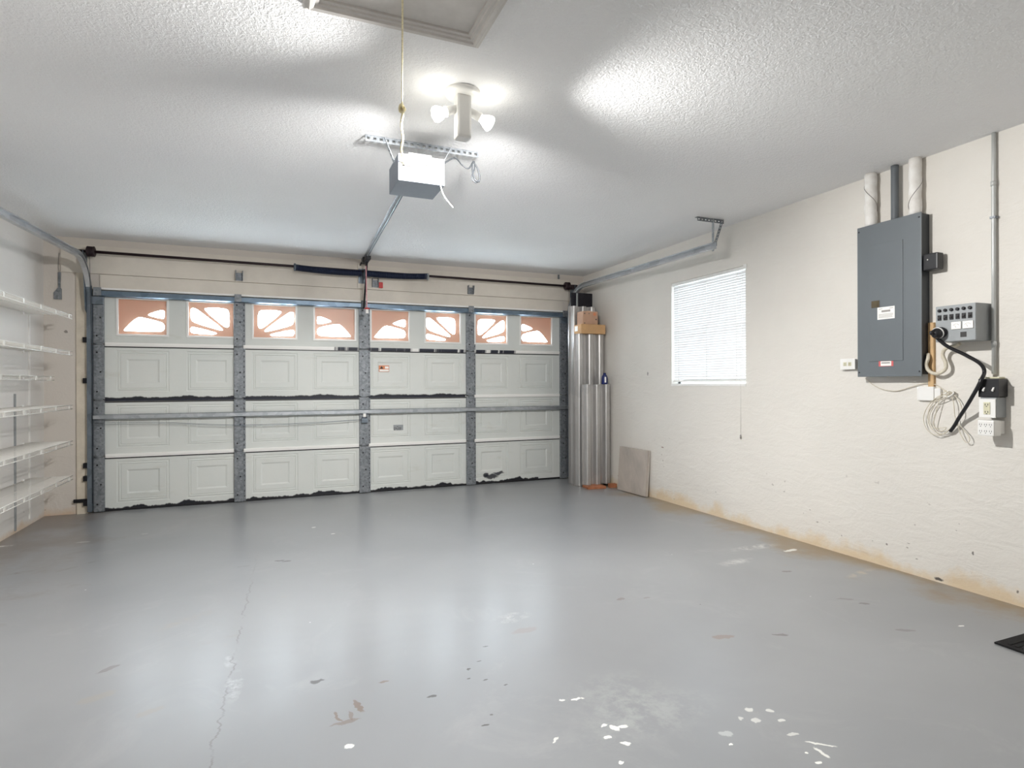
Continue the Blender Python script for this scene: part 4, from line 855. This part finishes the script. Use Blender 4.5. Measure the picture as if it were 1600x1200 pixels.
# ================================================================== grey conduit with switches and outlets below
gc = thing('wall_conduit', 'thin grey conduit running from ceiling down to the switch box', 'conduit', (XR-.02, 1.965, 1.26))
ya = U(1551, 300, 0, XR-.02).y; yb_ = U(1554, 570, 0, XR-.02).y; yc_ = (ya+yb_)/2
MB().tube([(XR-.014, yc_, H-.001), (XR-.016, yc_, 2.4), (XR-.018, yc_, 1.9), (XR-.018, yc_, 1.245)], .0108, 14).build('conduit', 'pale_conduit', gc)
for z in (2.28, 1.40): MB().lathe([(.0135, 0), (.0135, .025)], Matrix.Translation((XR-.018, yc_, z)), 14).build('coupling', 'pale_conduit', gc)
MB().box(XR-.030, XR-.0005, yc_-.014, yc_+.014, 2.10, 2.112).build('strap', 'galvanised_old', gc)
a = U(1529, 592, 0, 3.60); b = U(1561, 621, 0, 3.60)
db_ = thing('light_switch', 'black double switch box with two white toggles below the grey conduit', 'switch', (XR, 1.9, 1.17))
MB().bbox(3.603, XR-.0005, b.y+.004, a.y-.004, b.z+.002, a.z-.002, .006).build('back_box', 'black_plastic', db_)
MB().bbox(3.597, 3.603, b.y, a.y, b.z, a.z, .002).build('cover_plate', 'black_plastic', db_)
for u in (.30, .76):
    y = a.y-(a.y-b.y)*u; MB().prism([(3.597, y-.004, (a.z+b.z)/2+.004), (3.584, y-.003, (a.z+b.z)/2-.012), (3.588, y-.003, (a.z+b.z)/2-.018), (3.597, y-.004, (a.z+b.z)/2-.010)], (0, .008, 0)).build('toggle', 'white_plastic', db_)
MB().bbox(3.625, XR-.012, b.y+.012, a.y+.012, a.z+.001, a.z+.010, .002).build('locknut_flange', 'ivory', db_)
zs = b.z
a = U(1530, 623, 0, 3.60); b = U(1556, 653, 0, 3.60)
go = thing('wall_outlet', 'white outlet with ivory ground-fault receptacle under the black switches', 'outlet', (XR, 1.95, 1.04))
MB().bbox(3.603, XR-.0005, b.y-.002, a.y-.004, b.z+.001, zs-.0005, .003).build('back_box', 'pale_grey', go)
MB().bbox(3.596, 3.603, b.y, a.y, b.z, a.z, .002).build('cover_plate', 'white_plastic', go)
yc = (a.y+b.y)/2; zc = (a.z+b.z)/2
rc_ = MB().bbox(3.592, 3.596, yc-.016, yc+.016, zc-.033, zc+.033, .002).build('receptacle', 'ivory', go); m_ = MB()
for s_ in (-1, 1): m_.box(3.5913, 3.592, yc-.008, yc-.005, zc+s_*.02-.005, zc+s_*.02+.005).box(3.5913, 3.592, yc+.005, yc+.008, zc+s_*.02-.005, zc+s_*.02+.005).box(3.5913, 3.592, yc-.003, yc+.003, zc+s_*.02-.012*1, zc+s_*.02-.008)
m_.build('slots', 'dark_print', rc_)
a2 = U(1527, 656, 0, 3.575); b2 = U(1553, 682, 0, 3.575)
tp = thing('outlet_tap', 'white six-way outlet tap plugged in lowest under the ground-fault outlet', 'outlet tap', (XR, 1.98, .94))
MB().bbox(3.575, 3.64, b2.y, a2.y, b2.z, min(a2.z, b.z-.0005), .007).bbox(3.64, XR-.0005, b2.y+.008, a2.y-.008, b2.z+.01, min(a2.z, b.z-.0005)-.004, .003).build('body', 'white_plastic', tp)
m_ = MB(); Wt2 = a2.y-b2.y; Zt = min(a2.z, b.z)-b2.z
for i in range(3):
    for j in range(2):
        y = b2.y+Wt2*(.2+.3*i); z = b2.z+Zt*(.25+.42*j)
        m_.box(3.5743, 3.575, y-.006, y-.004, z, z+.009).box(3.5743, 3.575, y+.004, y+.006, z, z+.009).box(3.5743, 3.575, y-.002, y+.002, z-.008, z-.004)
m_.build('slots', 'dark_print', tp)
# ================================================================== phone box with coiled white wire
jb = thing('junction_box', 'small white plastic wiring box on wall under the breaker panel', 'junction box', (XR, 2.33, 1.12))
a = U(1433, 604, 0, XR-.022); b = U(1459, 626, 0, XR-.022)
MB().bbox(XR-.024, XR-.0005, b.y, a.y, b.z, a.z, .003).build('cover', 'white_plastic', jb)
MB().bbox(XR-.018, XR-.0005, b.y-.035, b.y-.001, b.z+.012, a.z-.010, .002).build('side_jack', 'white_plastic', jb)
cw = thing('coiled_wire', 'loose coil of thin cream wire hanging beside the small white box', 'wire', U(1490, 615, 0, XR-.01))
loop1 = [(1492, 612), (1478, 615), (1462, 622), (1449, 636), (1443, 652), (1446, 667), (1455, 677), (1468, 680), (1482, 672), (1500, 655), (1503, 640), (1497, 624), (1488, 615)]
loop2 = [(1488, 614), (1470, 620), (1456, 632), (1450, 648), (1452, 664), (1462, 675), (1475, 678), (1484, 670), (1495, 662), (1506, 672), (1514, 682), (1514, 690), (1508, 690), (1500, 676), (1492, 650), (1490, 630), (1485, 616)]
loop3 = [(1460, 628), (1475, 622), (1483, 616), (1477, 612), (1470, 618), (1461, 650), (1459, 665), (1470, 674), (1478, 668), (1458, 668), (1452, 650), (1462, 630)]
for k, lp in enumerate((loop1, loop2, loop3)):
    MB().tube(spline([U(x, y, 0, XR-.026-.005*k-.002*math.sin(i)) for i, (x, y) in enumerate(lp)]), .0024, 6).build('wire_loop', 'beige_flex', cw)
MB().tube(spline([U(1474, 618, 0, XR-.03), U(1482, 620, 0, XR-.036), U(1490, 614, 0, XR-.03), U(1484, 610, 0, XR-.026), U(1476, 616, 0, XR-.03)]), .0045, 6).build('wire_tie', 'white_wire', cw)
o = MB().tube(spline([U(1352, 591, 0, XR-.012), U(1362, 600, 0, XR-.010), U(1378, 608, 0, XR-.008), U(1400, 611, 0, XR-.008), U(1422, 605, 0, XR-.010), U(1445, 599, 0, XR-.012), U(1462, 601, 0, XR-.016), U(1476, 610, 0, XR-.022), U(1492, 613, 0, XR-.024)]), .0024, 6).build('thin_wire', 'beige_flex')
tag(o, 'thin cream wire sagging under the breaker panel toward the coil', 'wire')
# ================================================================== black mat
mtb = thing('floor_mat', 'black ribbed floor mat lying near the right wall, partly cut off', 'mat', (3.3, 1.2, 0))
m0 = U(1553, 1003, 2, .008); MB().bbox(m0.x, m0.x+.6, m0.y-.9, m0.y, .0005, .009, .003, None).build('mat_base', 'mat_black', mtb)
m_ = MB()
for i in range(30): m_.box(m0.x+.03, m0.x+.57, m0.y-.05-i*.028, m0.y-.038-i*.028, .009, .0115)
m_.build('ribs', 'mat_black', mtb)
